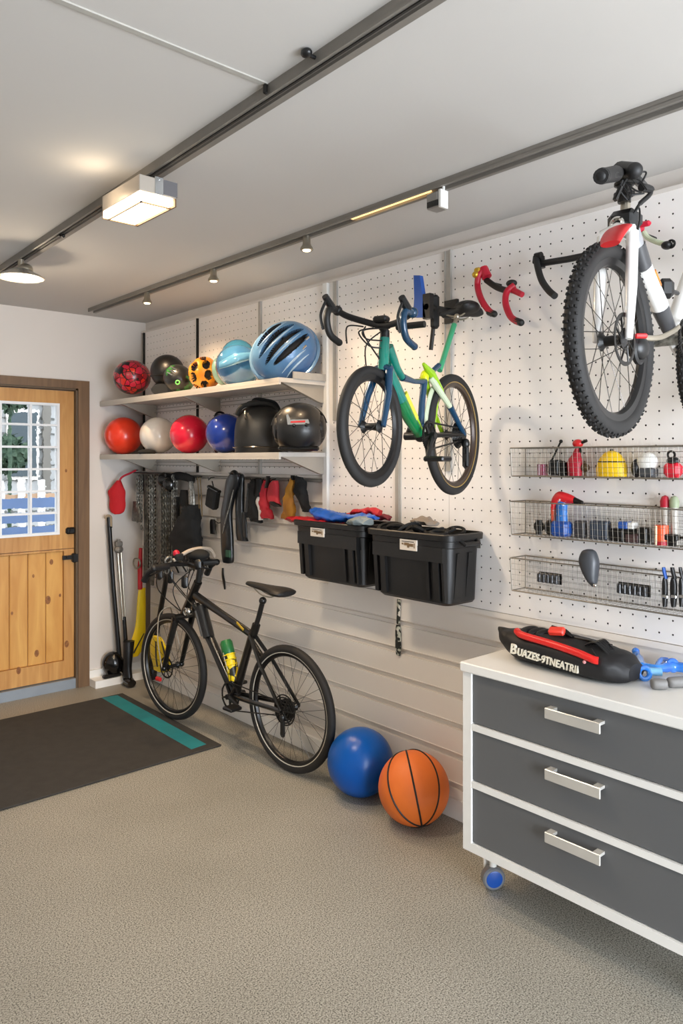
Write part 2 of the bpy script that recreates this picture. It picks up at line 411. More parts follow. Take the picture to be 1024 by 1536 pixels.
for (px, py, r) in ((28, 1006, 5), (55, 980, 5), (72, 900, 6), (100, 966, 5), (77, 843, 4), (50, 864, 2.5), (18, 920, 2.5), (99, 706, 2.5), (90, 893, 2.5)):
    inst = py > 990 or px > 97
    c = wy(px, py, ly - .0008 if inst else ly + .0124); rr = r * 3.4 / FL
    mb.add([c + V((math.cos(t) * rr, 0, math.sin(t) * rr * 1.6)) for t in (2 * PI * k / 14 for k in range(14))] + [c], [(k, (k + 1) % 14, 14) for k in range(14)])
mb.build('knots', m_knot, door, smooth=False)
# window in the door
gm = bpy.data.materials.new('wavy_glass'); gm.use_nodes = True; nt = gm.node_tree; b = nt.nodes['Principled BSDF']
b.inputs['Transmission Weight'].default_value = 1; b.inputs['Roughness'].default_value = .02; b.inputs['IOR'].default_value = 1.1; b.inputs['Base Color'].default_value = (.97, .99, 1, 1)
tc = nt.nodes.new('ShaderNodeTexCoord'); nz = nt.nodes.new('ShaderNodeTexNoise'); nz.inputs['Scale'].default_value = 14; nt.links.new(tc.outputs['Object'], nz.inputs['Vector'])
bp = nt.nodes.new('ShaderNodeBump'); bp.inputs['Strength'].default_value = .35; bp.inputs['Distance'].default_value = .01; nt.links.new(nz.outputs['Fac'], bp.inputs['Height']); nt.links.new(bp.outputs[0], b.inputs['Normal'])
MATS['wavy_glass'] = gm
MB().box((wx0, ly + .018, wz0), (wx1, ly + .026, wz1)).build('pane', gm, door, smooth=False)
m_mun = mat('white_muntin', (236, 238, 240), .4, var=.01)
mb = MB()
for k in range(1, 4): x = wx1 - .189 * k; mb.box((x - .007, ly - .002, wz0), (x + .007, ly + .04, wz1))
for k in range(1, 6): z = wz0 + (wz1 - wz0) * k / 6; mb.box((wx0, ly - .001, z - .007), (wx1, ly + .039, z + .007))
mb.box((wx0, ly - .004, wz0), (wx0 + .016, ly + .044, wz1)).box((wx1 - .016, ly - .004, wz0), (wx1, ly + .044, wz1)).box((wx0, ly - .0045, wz0), (wx1, ly + .0435, wz0 + .016)).box((wx0, ly - .0045, wz1 - .016), (wx1, ly + .0435, wz1))
mb.build('window_grille', m_mun, door, smooth=False)
p = wy(105.5, 796, ly - .012)
MB().obox(p, (.062, .03, .046), bev=.01).cyl(p + V((0, -.012, 0)), p + V((0, -.03, 0)), .014).build('deadbolt', m_blkp, door)
a = wy(94, 836, ly - .008); b2 = wy(115, 836, ly - .008)
MB().box(a + V((0, -.006, -.018)), b2 + V((-.03, .008, .018))).obox(b2 + V((-.012, -.012, 0)), (.05, .03, .062), bev=.006).cyl(a + V((.03, -.006, 0)), a + V((.03, -.02, 0)), .01).build('latch', m_blkp, door)

# ---------------------------------------------------------------- outside, seen through the door glass
m_out = mat('paving', (170, 165, 158), .8, vscale=3)
struct(MB().box((-3, 5.3, -.3), (7, 16, -.12)).box((-9, -14, -.2), (9, Y0, -.02)).build('floor_outside', m_out, smooth=False))
t = thing('neighbour_house', 'pale grey boarded house seen through the glass of the wooden door', 'house', (1.6, 10, -.12))
MB().box((-2, 10, -.12), (6.5, 10.2, 4.6)).build('wall', mat('siding', (186, 190, 192), .7, var=.06, vscale=2), t, smooth=False)
mb = MB()
for k in range(24): mb.box((-2, 9.98, -.12 + k * .2), (6.5, 10.0, -.1 + k * .2))
mb.build('board_edges', mat('siding_edge', (110, 114, 112), .7), t, smooth=False)
MB().box((-2, 9.96, 2.28), (6.5, 9.985, 4.6)).build('upper_wall', mat('dark_siding', (104, 106, 102), .7, var=.2, vscale=3), t, smooth=False)
MB().box((2.9, 9.93, 1.0), (2.98, 9.97, 2.6)).box((3.6, 9.93, 1.0), (3.7, 9.97, 2.6)).build('post', mat('post_grey', (120, 118, 112), .6), t, smooth=False)
f = MB().box((3.15, 9.94, 1.3), (3.55, 9.98, 2.2)).build('window', m_whitem, t, smooth=False)
MB().box((3.19, 9.92, 1.34), (3.51, 9.94, 2.16)).build('pane', mat('dark_pane', (60, 76, 84), .1), f, smooth=False)
m_leaf = mat('leaf_green', (36, 66, 50), .7, rgb2=(84, 108, 86), vscale=20)
def bush(c, r, label, n=420):
    mb = MB(); rnd = random.Random(int(c[0] * 100))
    for k in range(n):
        u = V((rnd.gauss(0, 1), rnd.gauss(0, 1), rnd.gauss(0, 1))).normalized() * r * rnd.uniform(.6, 1)
        q = V(c) + V((u.x, u.y, u.z * 1.1)); a = V((rnd.gauss(0, 1), rnd.gauss(0, 1), rnd.gauss(0, 1))).normalized() * .07; b_ = a.cross(u.normalized()) * .6
        mb.add([q - a, q + b_, q + a, q - b_], [(0, 1, 2, 3)])
    mb.tube([V((c[0], c[1], -.12)), V(c)], .018)
    tag(mb.build('bush', m_leaf, smooth=False), label, 'bush', 'bushes outside the door')
bush((2.66, 8.3, 2.32), .24, 'dark green shrub outside, behind the top panes of the door')
bush((2.78, 8.7, 1.62), .2, 'light green shrub outside, behind the middle panes of the door')
t = thing('garden_bench', 'blue slatted bench standing outside behind the lower door panes', 'bench', (2.0, 6.9, -.12))
m_bl2 = mat('bench_blue', (92, 118, 160), .6)
for k in range(4): MB().box((1.3, 7.05, .72 + k * .13), (2.9, 7.08, .81 + k * .13)).build('slat', m_bl2, t, smooth=False)
MB().box((1.3, 6.6, .3), (2.9, 7.0, .34)).build('seat', m_bl2, t, smooth=False)
for x in (1.3, 2.05, 2.84): MB().box((x, 7.08, -.12), (x + .07, 7.14, 1.25)).box((x, 6.62, -.12), (x + .07, 6.69, .3)).build('leg', m_whitem, t, smooth=False)
t = thing('garden_fence', 'white and tan railing outside between the bench and the house', 'fence', (2, 7.9, -.12))
MB().box((.6, 7.88, 1.12), (3.6, 7.94, 1.2)).box((.6, 7.88, .6), (3.6, 7.94, .68)).build('rail', mat('tan_timber', (190, 158, 128), .6), t, smooth=False)
mb = MB()
for k in range(15): mb.box((.6 + k * .2, 7.86, -.12), (.67 + k * .2, 7.88, 1.35))
mb.build('pickets', m_whitem, t, smooth=False)

# ---------------------------------------------------------------- ceiling rails and lamps
t = thing('ceiling_rail', 'wide grey steel rail crossing the ceiling, carrying the box lamp', 'rail', (1.22, 1.5, 2.46))
RA, RB = V((1.10, -1.0, 0)), V((1.269, 4.95, 0))
def sl(mb, x0, x1, z0, z1): return mb.prism([V((RA.x + x0, RA.y, z0)), V((RA.x + x1, RA.y, z0)), V((RA.x + x1, RA.y, z1)), V((RA.x + x0, RA.y, z1))], RB - RA)
mb = MB(); sl(mb, 0, .055, 2.522, CZ); sl(mb, 0, .006, 2.514, 2.523); sl(mb, .034, .055, 2.514, 2.523)
mb.build('channel', m_galv, t, smooth=False)
sl(MB(), .020, .026, 2.5185, 2.5225).build('slot', mat('dark_slot', (40, 37, 34), .6), t, smooth=False)
q = dp(456, 92, 2.0); MB().obox((1.166, 1.62, 2.527), (.012, .012, .026), bev=.003).build('joiner', m_dk, t)
q = fz(457, 92, 2.51); MB().sph((1.142, q.y, 2.532), (.013, .016, .011)).cyl((1.14, q.y, 2.53), (1.17, q.y, 2.53), .005).build('bracket_knob', m_blkp, t)
MB().obox((1.245, 3.25, 2.514), (.02, .06, .008), bev=.002).sph((1.245, 3.2, 2.508), .008).build('clip', m_dk, t)
t = thing('track_rail', 'slim grey lighting track along the ceiling above the pegboard', 'rail', (2.08, 2, 2.5))
mb = MB(); mb.box((2.03, -1.2, 2.53), (2.083, 4.80, CZ)).box((2.03, -1.2, 2.520), (2.038, 4.80, 2.531)).box((2.066, -1.2, 2.517), (2.083, 4.80, 2.531))
mb.build('channel', m_galv, t, smooth=False)
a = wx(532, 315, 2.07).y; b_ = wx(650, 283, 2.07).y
MB().box((2.046, b_, 2.524), (2.060, a, 2.5295)).build('reflected_streak', emis('amber_streak_glow', (255, 205, 130), 1.6), t, smooth=False)  # emissive strip standing in for a warm streak of reflected light
m_nick = mat('warm_nickel', (176, 168, 152), .28, .9, var=.05)
m_lamp = emis('warm_lamp', (255, 236, 205), 6)
m_rimd = mat('bronze_rim', (120, 98, 72), .4, .5)
m_lamp2 = emis('warm_lamp_low', (255, 228, 186), 5)
# box lamp
t = thing('box_lamp', 'square ceiling lamp with bright glass bottom and silver clamp under the wide rail', 'ceiling lamp', (1.195, 2.40, 2.39))
MB().cyl((1.21, 2.4, 2.476), (1.21, 2.4, 2.516), .03).build('stem', m_nick, t)
bx0, bx1, by0, by1, bz0, bz1 = 1.128, 1.262, 2.262, 2.545, 2.398, 2.478
MB().box((bx0, by0, 2.425), (bx1, by1, bz1), bev=.002).build('housing', mat('lamp_housing', (188, 178, 166), .4, .5), t, smooth=False)
MB().box((bx0 + .002, by0 + .002, bz0 + .004), (bx1 - .012, by1 - .004, 2.424)).build('glass_diffuser', m_lamp, t, smooth=False)
mb = MB(); mb.box((bx0 + .020, by0 + .030, bz0), (bx0 + .025, by1, bz0 + .0045)).box((bx0 + .02, by0 + .030, bz0), (bx1 - .005, by0 + .036, bz0 + .0045)).box((bx1 - .006, by0, bz0), (bx1, by1, 2.425)).box((bx0, by1 - .004, bz0), (bx1, by1, 2.425))
mb.build('rim', m_rimd, t, smooth=False)
MB().box((1.182, by0 - .005, 2.424), (1.212, by0, 2.482), bev=.001).sph((1.197, by0 - .006, 2.473), .003).build('clamp', mat('silver_clamp', (205, 208, 210), .25, .9), t)
MB().box((1.213, by0 - .003, 2.43), (1.264, by0, 2.478)).box((1.2625, by0, 2.43), (1.265, by1 - .1, 2.478)).build('dark_cover', mat('slate_cover', (92, 90, 92), .45), t, smooth=False)
# dome lamp
c = V((1.250, 3.74, 2.425))
t = thing('dome_lamp', 'round flared ceiling lamp at the far end of the wide rail', 'ceiling lamp', c)
MB().lathe([(.001, .045), (.03, .045), (.052, .038), (.062, .028), (.09, .016), (.108, .002), (.104, .0), (.088, .012), (.058, .024), (.001, .03)], c, (0, 0, 1), 40).build('shade', mat('pale_dome', (196, 190, 178), .25, .7), t)
MB().lathe([(.001, .0), (.06, .0), (.088, .006), (.06, .018), (.001, .02)], c + V((0, 0, -.002)), (0, 0, 1), 32).build('bulb', m_lamp, t)
MB().sph(c + V((.02, 0, .045)), (.036, .036, .03)).cyl(c + V((0, 0, .04)), c + V((0, 0, .09)), .014).build('neck', m_nick, t)
for i, (px, lab) in enumerate(((226, 'small nickel track spotlight nearest the back wall'), (326, 'small nickel track spotlight, middle one of the three'), (466, 'small nickel track spotlight, nearest to the camera of the three'))):
    y = wx(px, 430, 2.085).y; c = V((2.062, y, 2.462))
    if i == 0:
        sp = thing('track_spotlight', lab, 'spotlight', c, 'nickel spotlights on the slim track')
        MB().lathe([(.017, .062), (.017, .03), (.02, .022), (.027, .012), (.029, .002), (.026, 0), (.001, .003)], c, (0, 0, 1), 24).build('body', m_nick, sp)
        MB().cyl(c + V((0, 0, .04)), c + V((0, 0, .062)), .012).build('mount', m_nick, sp)
        MB().lathe([(.001, .0), (.016, .0), (.018, .003), (.001, .006)], c + V((0, 0, -.002)), (0, 0, 1), 20).build('lamp', m_lamp2, sp)
    else:
        n = sp.copy(); col.objects.link(n); n.location = c; n['label'] = lab
        for ch in list(sp.children):
            k = ch.copy(); col.objects.link(k); k.parent = n
y = wx(665, 290, 2.10).y; c = V((2.075, y, 2.458))
t = thing('camera_sensor', 'boxy grey sensor with dark lens and white strip under the slim track', 'sensor', c)
MB().obox(c + V((0, .008, .03)), (.06, .06, .06), bev=.006).build('housing', mat('sensor_grey', (150, 147, 142), .4, .4), t)
MB().box(c + V((-.034, -.022, .004)), c + V((-.028, .028, .024))).build('lens', m_blkg, t)
MB().box(c + V((-.03, -.034, -.004)), c + V((.01, -.024, .06))).cyl(c + V((-.01, -.03, .06)), c + V((-.01, -.03, .075)), .006).build('white_strip', m_whitem, t)
# ================================================================ SHELVES
m_shelf = mat('shelf_grey', (196, 190, 182), .5, var=.03)
m_shelfu = mat('shelf_bracket', (168, 160, 148), .5, .3, var=.05)
SX = 2.215
def shelf(z, label):
    t = thing('wall_shelf', label, 'shelf', (2.37, 4.0, z - .03), 'long grey shelves in the corner')
    MB().box((SX, 2.965, z - .022), (2.518, 5.035, z)).box((SX, 2.965, z - .034), (SX + .012, 5.035, z - .021)).build('board', m_shelf, t, smooth=False)
    for y in (2.99, 3.98, 4.8):
        mb = MB(); mb.prism([(SX + .03, y - .012, z - .0225), (2.517, y - .012, z - .0225), (2.517, y - .012, z - .11), (2.49, y - .012, z - .11)], (0, .024, 0))
        mb.build('bracket', m_shelfu, t, smooth=False)
    mb = MB()
    for k in range(3): mb.cyl((2.505, 2.98, z - .03 - k * .022), (2.505, 5.03, z - .03 - k * .022), .0025, seg=6)
    mb.build('wire_rail', m_alu, t)
    return t
ZS1, ZS2 = 1.955, 1.588
s1 = shelf(ZS1, 'upper grey shelf in the corner holding the helmets')
MB().box((2.30, 2.958, ZS1), (2.515, 2.966, ZS1 + .035)).build('end_stop', m_alu, s1, smooth=False)
shelf(ZS2, 'lower grey shelf in the corner holding balls and black helmets')

def helm(name, label, c, rad, ax, mats, hole, depth=.72, res=(72, 44), zmin=None, parts=(), group=None):
    "helmet shell: hole(n) gives 0..1 for each direction; holes are sunk and take material 1"
    X, Y, Z = ax; c = V(c); t = thing(name, label, 'helmet', c - V((0, 0, rad[2] * .8)), group)
    mb = MB(); nu, nv = res; P = []; Hh = []
    for i in range(nv + 1):
        th = PI * i / nv
        for j in range(nu):
            a = 2 * PI * j / nu
            n = V((math.sin(th) * math.cos(a), math.sin(th) * math.sin(a), math.cos(th)))
            h = hole(n); Hh.append(h); k = 1 - (1 - depth) * h
            p = c + X * (n.x * rad[0] * k) + Y * (n.y * rad[1] * k) + Z * (n.z * rad[2] * k)
            if zmin is not None and p.z < zmin: p.z = zmin
            P.append(p)
    n0 = len(mb.v); mb.v += [tuple(p) for p in P]
    for i in range(nv):
        for j in range(nu):
            q = (i * nu + j, (i + 1) * nu + j, (i + 1) * nu + (j + 1) % nu, i * nu + (j + 1) % nu)
            mb.f.append(q); mb.m.append(1 if sum(Hh[w] for w in q) > 1.3 else 0)
    mb.build('shell', mats, t, angle=50)
    return t
def camax(roll=0, tip=0):
    "axes with Z towards the camera side"
    z = (-FW * math.cos(tip) + V((0, 0, 1)) * math.sin(tip)).normalized()
    x = (RT * math.cos(roll) + V((0, 0, 1)) * math.sin(roll)); x = (x - z * x.dot(z)).normalized()
    return x, z.cross(x), z
m_hole = mat('dark_liner', (24, 22, 24), .8)
# large blue helmet, crown towards the room
def slots(n, lanes, half=.085, L=.62):
    if n.z < .05: return 0
    for (yy, x0, x1, b) in lanes:
        if x0 < n.x < x1:
            s = (n.x - x0) / (x1 - x0); yc = yy + b * (s - .5) ** 2 * -2
            w = half * math.sqrt(max(0, 1 - (2 * s - 1) ** 2))
            if abs(n.y - yc) < w: return 1
    return 0
lanes = ((.60, -.55, .40, .10), (.27, -.78, .60, .12), (-.06, -.80, .70, .10), (-.42, -.66, .72, -.16))
c = dp(424, 529, 3.86); c.x = 2.345
ax = camax(math.radians(48), .35)
m_hb = mat('helmet_steel_blue', (86, 132, 172), .3, .1, coat=.5, rgb2=(60, 104, 160), vscale=5)
t = helm('bike_helmet', 'large glossy steel blue bike helmet with long black vents, right end of the upper shelf', c, (.178, .152, .15), ax, [m_hb, m_hole], lambda n: slots(n, lanes, .095), depth=.84, res=(260, 150), zmin=ZS1 + .001)
mb = MB()
for yy, w_ in ((-.70, .006), (-.83, .005), (-.24, .004), (.10, .004), (.44, .004)):
    mb.tube([c + ax[0] * (x_ * .178) + ax[1] * ((yy + .12 * x_ * x_) * .152) + ax[2] * (.150 * math.sqrt(max(.01, 1 - x_ * x_ - (yy + .12 * x_ * x_) ** 2))) for x_ in (-.62 + 1.15 * k / 16 * (1 if abs(yy) < .6 else .8) for k in range(17))], [w_ * math.sin(PI * (k + .6) / 17.2) + .0008 for k in range(17)], 8)
mb.build('ridge', mat('ridge_pale_blue', (150, 178, 204), .3, coat=.4), t)
mb = MB(); pts = [c + ax[0] * (.184 * math.cos(a)) + ax[1] * (.158 * math.sin(a)) - ax[2] * .01 for a in (2 * PI * k / 40 for k in range(40))]
pts = [V((p.x, p.y, max(p.z, ZS1 + .012))) for p in pts]
mb.tube(pts, .011, 8, closed=True); mb.build('rim', mat('helmet_rim_blue', (118, 156, 190), .2, .3, coat=.8), t)
p = c + (ax[0] * .02 + ax[1] * -.098 + ax[2] * .115)
for q in ((.3, -.62), (-.1, .78), (.55, -.45)):
    nn = V((q[0], q[1], math.sqrt(max(.05, 1 - q[0] ** 2 - q[1] ** 2)))); p = c + ax[0] * (nn.x * .179) + ax[1] * (nn.y * .153) + ax[2] * (nn.z * .151)
    MB().obox(p, (.03, .010, .004), ax=(ax[0], ax[1], ax[2]), bev=.001).build('badge', m_chrome, t)
# smaller blue helmet with visor
c = dp(357, 549, 4.22); ax = camax(0, .2)
m_hb2 = mat('helmet_deep_blue', (44, 92, 142), .18, .2, coat=.9, rgb2=(66, 124, 164), vscale=9)
t = helm('visor_helmet', 'medium blue helmet with a raised visor beside the large blue helmet', c, (.125, .122, .125), ax, [m_hb2, m_hole], lambda n: 1 if (abs(n.y + .15 + .1 * n.x) < .05 and -.5 < n.x < .1 and n.z > 0) else 0, zmin=ZS1 + .001)
mb = MB(); mb.sph(c + V((0, 0, .055)) - FW * .01, (.095, .095, .062), ax=camax(.1, .1)); mb.build('crown', mat('helmet_teal_blue', (50, 110, 142), .2, .2, coat=.8), t)
mb = MB(); loft(mb, [(c + V((0, 0, -.01)) - FW * .10 - RT * .09, V((0, 0, .02)), FW * .01), (c + V((0, 0, .02)) - FW * .135, V((0, 0, .03)), FW * .012), (c + V((0, 0, .045)) - FW * .10 + RT * .09, V((0, 0, .018)), FW * .01)])
mb.build('visor', mat('visor_blue', (92, 148, 186), .15, .3, coat=.9), t)
# mint helmet
c = dp(331, 557, 4.35)
t = helm('mint_helmet', 'small mint green helmet squeezed between the yellow and blue helmets', c, (.05, .08, .085), camax(.2, .1), [mat('mint', (112, 160, 142), .25, coat=.6, rgb2=(150, 190, 178)), m_hole], lambda n: 1 if (n.y ** 2 + (n.x - .1) ** 2 < .16 and n.z > 0) else 0, zmin=ZS1 + .001)
# yellow helmet with honeycomb openings
c = dp(307, 560, 4.50); seeds = [V((random.gauss(0, 1), random.gauss(0, 1), random.gauss(0, 1))).normalized() for _ in range(200)]
pick = [V((math.cos(2.39996 * k + .6) * math.sqrt(1 - (1 - 2 * (k + .5) / 24) ** 2), math.sin(2.39996 * k + .6) * math.sqrt(1 - (1 - 2 * (k + .5) / 24) ** 2), 1 - 2 * (k + .5) / 24)) for k in range(24)]
m_hy = mat('helmet_yellow', (236, 168, 20), .3, coat=.5, rgb2=(222, 110, 24), vscale=12)
helm('honeycomb_helmet', 'yellow and orange helmet with round dark openings on the upper shelf', c, (.098, .098, .10), camax(0, .3), [m_hy, m_hole], lambda n: 1 if any((((n - s_).x * 1.25) ** 2 + ((n - s_).y * .9) ** 2 + ((n - s_).z) ** 2) < .076 for s_ in pick) else 0, depth=.78, res=(96, 60), zmin=ZS1 + .001)
# black and green helmet with face grill
c = dp(268, 568, 4.70); ax = camax(-.5, .1)
m_hg = mat('helmet_green_patch', (24, 24, 24), .35, coat=.2, rgb2=(48, 110, 48), sharp=(.54, .6), vscale=11)
t = helm('green_helmet', 'small black and green helmet with silver bars leaning on the round black helmet', c, (.098, .085, .09), ax, [m_hg, m_hole], lambda n: 0, zmin=ZS1 + .001)
for k in range(3):
    p = c + ax[2] * .085 - ax[0] * .035 + ax[1] * (.035 - k * .02)
    MB().obox(p, (.05, .009, .006), ax=ax, bev=.002).build('bar', m_chrome, t)
MB().torus(c + ax[2] * .084 + ax[0] * .03 - ax[1] * .03, ax[2], .012, .004, 20, 6).build('emblem', mat('lime_mark', (120, 220, 110), .4), t)
# round black cap helmet
c = dp(251, 557, 4.86)
t = helm('batting_helmet', 'plain round black helmet with a brim behind the green one on the upper shelf', c, (.108, .108, .105), camax(0, .5), [m_blkp, m_hole], lambda n: 0)
mb = MB(); loft(mb, [(V((c.x - .03, c.y - .02, ZS1 + .055)), RT * .075, V((0, 0, .045))), (V((c.x - .07, c.y - .05, ZS1 + .04)), RT * .065, V((0, 0, .038)))], seg=20)
mb.build('ear_flap', m_blkp, t)
MB().tube([c + RT * a * .1 - FW * (.11 * math.cos(a * 1.2)) + V((0, 0, -.035)) for a in (-1, -.6, -.2, .2, .6, 1)], .005, 8).build('brim_edge', m_dk, t)
# red patterned full-face helmet
c = dp(198, 566, 5.06)
m_hr = voro('red_black_patchwork', [(178, 24, 44), (26, 20, 24), (214, 44, 34), (120, 20, 30), (200, 30, 60)], 27, .3, .05, .3)
t = helm('full_face_helmet', 'glossy red and black patterned full-face helmet at the corner end of the upper shelf', c, (.122, .115, .125), camax(.1, .1), [m_hr, m_hole], lambda n: 0, zmin=ZS1 + .001)
MB().sph(c + RT * .06 - FW * .095 + V((0, 0, -.02)), (.012, .012, .012)).build('hinge', m_dk, t)

# ---- lower shelf: balls
def ball(name, label, c, r, m, cat='ball'):
    o = MB().sph(c, r, seg=48, rg=28).build(name, m, loc=(c[0], c[1], c[2] - r)); tag(o, label, cat); return o
def on_shelf(px, py, r, x=2.34):
    p = wx(px, py, x); return V((p.x, p.y, ZS2 + r + .001))
m_or = mat('ball_orange_red', (232, 58, 30), .3, coat=.3)
m_wb = mat('ball_white', (222, 214, 204), .22, coat=.5)
m_cr = mat('ball_crimson', (208, 20, 52), .25, coat=.4, rgb2=(236, 60, 84), sharp=(.66, .75), vscale=38)
m_bb = mat('ball_blue', (20, 50, 140), .25, coat=.5, rgb2=(44, 92, 190), sharp=(.66, .75), vscale=30)
c = V((2.325, 4.90, ZS2 + .129)); ball('ball', 'plain orange-red ball at the corner end of the lower shelf', c, .128, m_or)
c = on_shelf(237, 652, .122, 2.36); ball('ball', 'glossy white ball on the lower shelf between the orange-red and crimson balls', c, .118, m_wb)
c2 = c + V((-.10, -.04, -c.z + ZS2)); mb = MB(); mb.sph(c2 + V((0, 0, .012)), (.06, .05, .02)); tag(mb.build('dark_pad', m_fab), 'flat dark cloth pad lying in front of the white ball', 'pad')
c = on_shelf(284, 653, .118, 2.35); ball('ball', 'shiny crimson ball with pale flecks on the lower shelf', c, .118, m_cr)
c = on_shelf(338, 654, .112, 2.34); ball('ball', 'deep blue ball with light specks in front of a net on the lower shelf', c, .112, m_bb)
cb = on_shelf(322, 650, .105, 2.40)
mb = MB(); mb.torus(cb + V((0, .0, .0)), (.75, -.6, .1), .098, .008, 32, 8); mb.torus(cb + V((.01, .02, 0)), (.6, -.75, .2), .09, .006, 32, 8)
tag(mb.build('ball_hoop', mat('clear_grey_red', (120, 84, 84), .3)), 'thin grey and red hoops standing against the deep blue ball', 'hoop')
mb = MB()
for k in range(9):
    p = dp(340 + random.uniform(-15, 22), 628 + random.uniform(-4, 10), 4.5)
    p.x = 2.44; mb.torus(p, (random.gauss(0, 1), random.gauss(0, 1), random.gauss(0, 1)), random.uniform(.018, .035), .007, 20, 6)
mb.sph(V((2.45, wx(338, 640, 2.45).y, ZS2 + .1)), (.04, .08, .1)); mb.sph(V((2.45, wx(362, 640, 2.45).y, ZS2 + .1)), (.04, .06, .1))
tag(mb.build('strap_bundle', m_fab), 'tangled black straps piled behind the blue ball on the lower shelf', 'straps')
# black bag-like helmet
c = V((2.345, wx(388, 650, 2.345).y, ZS2))
t = thing('knapsack_helmet', 'matte black padded helmet bag with straps on top, lower shelf left of the last helmet', 'helmet bag', c)
mb = MB(); loft(mb, [(c + V((0, 0, .002)), RT * .125, FW * .115), (c + V((0, 0, .05)), RT * .13, FW * .12), (c + V((.005, 0, .15)), RT * .128, FW * .115), (c + V((.01, 0, .22)), RT * .105, FW * .09), (c + V((.01, 0, .25)), RT * .06, FW * .05)], seg=28, sq=.8)
mb.build('body', mat('matte_black_shell', (19, 19, 20), .42, bump=.1), t)
mb = MB(); mb.tube(bez([c + RT * -.11 + V((0, 0, .2)) - FW * .05, c + RT * -.08 + V((0, 0, .245)) - FW * .06, c + V((0, 0, .262)) - FW * .05, c + RT * .08 + V((0, 0, .25)) - FW * .02, c + RT * .12 + V((0, 0, .18))]), .013, 8)
mb.tube(bez([c + RT * -.04 + V((0, 0, .25)), c + RT * -.02 + V((0, 0, .285)), c + RT * .04 + V((0, 0, .28)), c + RT * .09 + V((0, 0, .262)), c + RT * .12 + V((0, 0, .2))]), .011, 8)
mb.sph(c + V((0, 0, .262)) + RT * -.02, (.05, .05, .02)); mb.build('strap', m_fab, t)
MB().tube([c + RT * (.13 * math.cos(a)) - FW * (.118 * math.sin(a)) + V((0, 0, .03)) for a in (PI * k / 14 for k in range(15))], .01, 8, flat=.5, up=(0, 0, 1)).build('lower_band', m_blkg, t)
MB().torus(c - FW * .10 + V((0, 0, .2)) - RT * .06, RT, .02, .004, 20, 6).build('buckle', m_nick, t)
# last black helmet with chrome badge
c = V((2.32, wx(449, 648, 2.32).y, ZS2 + .118)); ax = camax(.05, .15)
t = helm('hockey_helmet', 'glossy black helmet with chrome and red badge, right end of the lower shelf', c, (.135, .128, .125), ax, [mat('satin_black', (22, 22, 23), .38, coat=.15), m_blkp], lambda n: 1 if (.80 < abs(n.x) < .86 and n.z > 0) else 0, depth=.93, zmin=ZS2 + .001)
q = c + ax[2] * .118
mb = MB(); mb.prism([q + ax[0] * a + ax[1] * b for a, b in ((-.055, .045), (-.045, .048), (-.035, .02), (.05, .018), (.055, -.002), (.03, -.006), (-.05, -.004))], ax[2] * .01)
mb.build('badge', m_chrome, t, smooth=False)
MB().obox(q + ax[2] * .011 + ax[1] * .008, (.07, .008, .004), ax=ax).build('badge_stripe', m_red, t)
for s in (-.02, .04): MB().sph(q + ax[0] * s - ax[1] * .008 + ax[2] * .006, .009).build('rivet', m_blkg, t)
MB().tube([c + ax[0] * (.134 * math.cos(a)) + ax[1] * (.122 * math.sin(a)) + ax[2] * .01 for a in (PI * (.05 + .9 * k / 20) for k in range(21))], .007, 8).build('trim', m_blkg, t)
MB().obox(c + V((0, 0, -.1)) - FW * .075, (.2, .03, .025), ax=(RT, FW, V((0, 0, 1))), bev=.008).build('chin_band', m_blkg, t)

# ================================================================ HANGING ROW
t = thing('hanging_rail', 'thin grey hook rail under the lower shelf', 'rail', (2.5, 4, 1.44))
MB().box((2.515, 2.99, 1.435), (2.537, 5.02, 1.45)).build('bar', m_galv, t, smooth=False)
for px in (215, 240, 262, 286, 300, 318, 350, 382, 388, 402, 410, 439, 452):
    y = wx(px, 715, 2.5).y; MB().tube([(2.516, y, 1.445), (2.49, y, 1.44), (2.475, y, 1.425), (2.47, y, 1.445)], .003, 6).build('hook', m_dk, t)
XH = 2.47
# red cap near the corner
q = wy(176, 742, 4.97)
t = thing('knit_hat', 'small red knit hat hanging by the corner above the leaning poles', 'hat', q + V((0, 0, -.1)))
mb = MB(); S = []
for (dx, z, w) in ((.01, .10, .012), (0, .05, .045), (-.005, .02, .062), (0, -.03, .055), (0, -.08, .058), (0, -.12, .045), (0, -.135, .02)):
    S.append((q + RT * dx + V((0, 0, z)), RT * w, FW * .03))
loft(mb, S, 16); mb.build('crown', mat('red_knit', (196, 22, 30), .8, bump=.4), t)
MB().tube(bez([q + RT * .0 + V((0, 0, .06)), q + RT * .03 + V((0, 0, .12)), q + RT * .09 + V((0, 0, .15)), q + RT * .13 + V((0, 0, .17))]), .007, 8).build('strap', m_crim, t)
MB().tube([q + RT * .13 + V((0, 0, .17)), q + RT * .13 + FW * .05 + V((0, 0, .17))], .004, 6).build('peg', m_dk, t)
# rod in the corner carrying chains
def chain(px, y0, y1, x, label, m, link=.017, wire=.0034, grp='hanging chains in the corner'):
    a = wx(px, y0, x); b = wx(px, y1, x); n = int((a.z - b.z) / (link * 1.45)); mb = MB()
    for k in range(n):
        z = a.z - k * link * 1.45; c = V((x, a.y, z)); nn = V((1, .35, 0)) if k % 2 else V((-.35, 1, 0))
        u = nn.normalized().cross(V((0, 0, 1)))
        pts = [c + u * (link * .55 * math.cos(t_)) + V((0, 0, link * math.sin(t_))) for t_ in (2 * PI * i / 10 for i in range(10))]
        mb.tube(pts, wire, 5, closed=True)
    o = mb.build('chain', m); tag(o, label, 'chain', grp)
m_ch = mat('chain_steel', (168, 166, 158), .35, .5, var=.3, vscale=60, rgb2=(70, 68, 62))
m_chd = mat('chain_dark', (60, 58, 54), .35, .5, rgb2=(120, 116, 106), vscale=60)
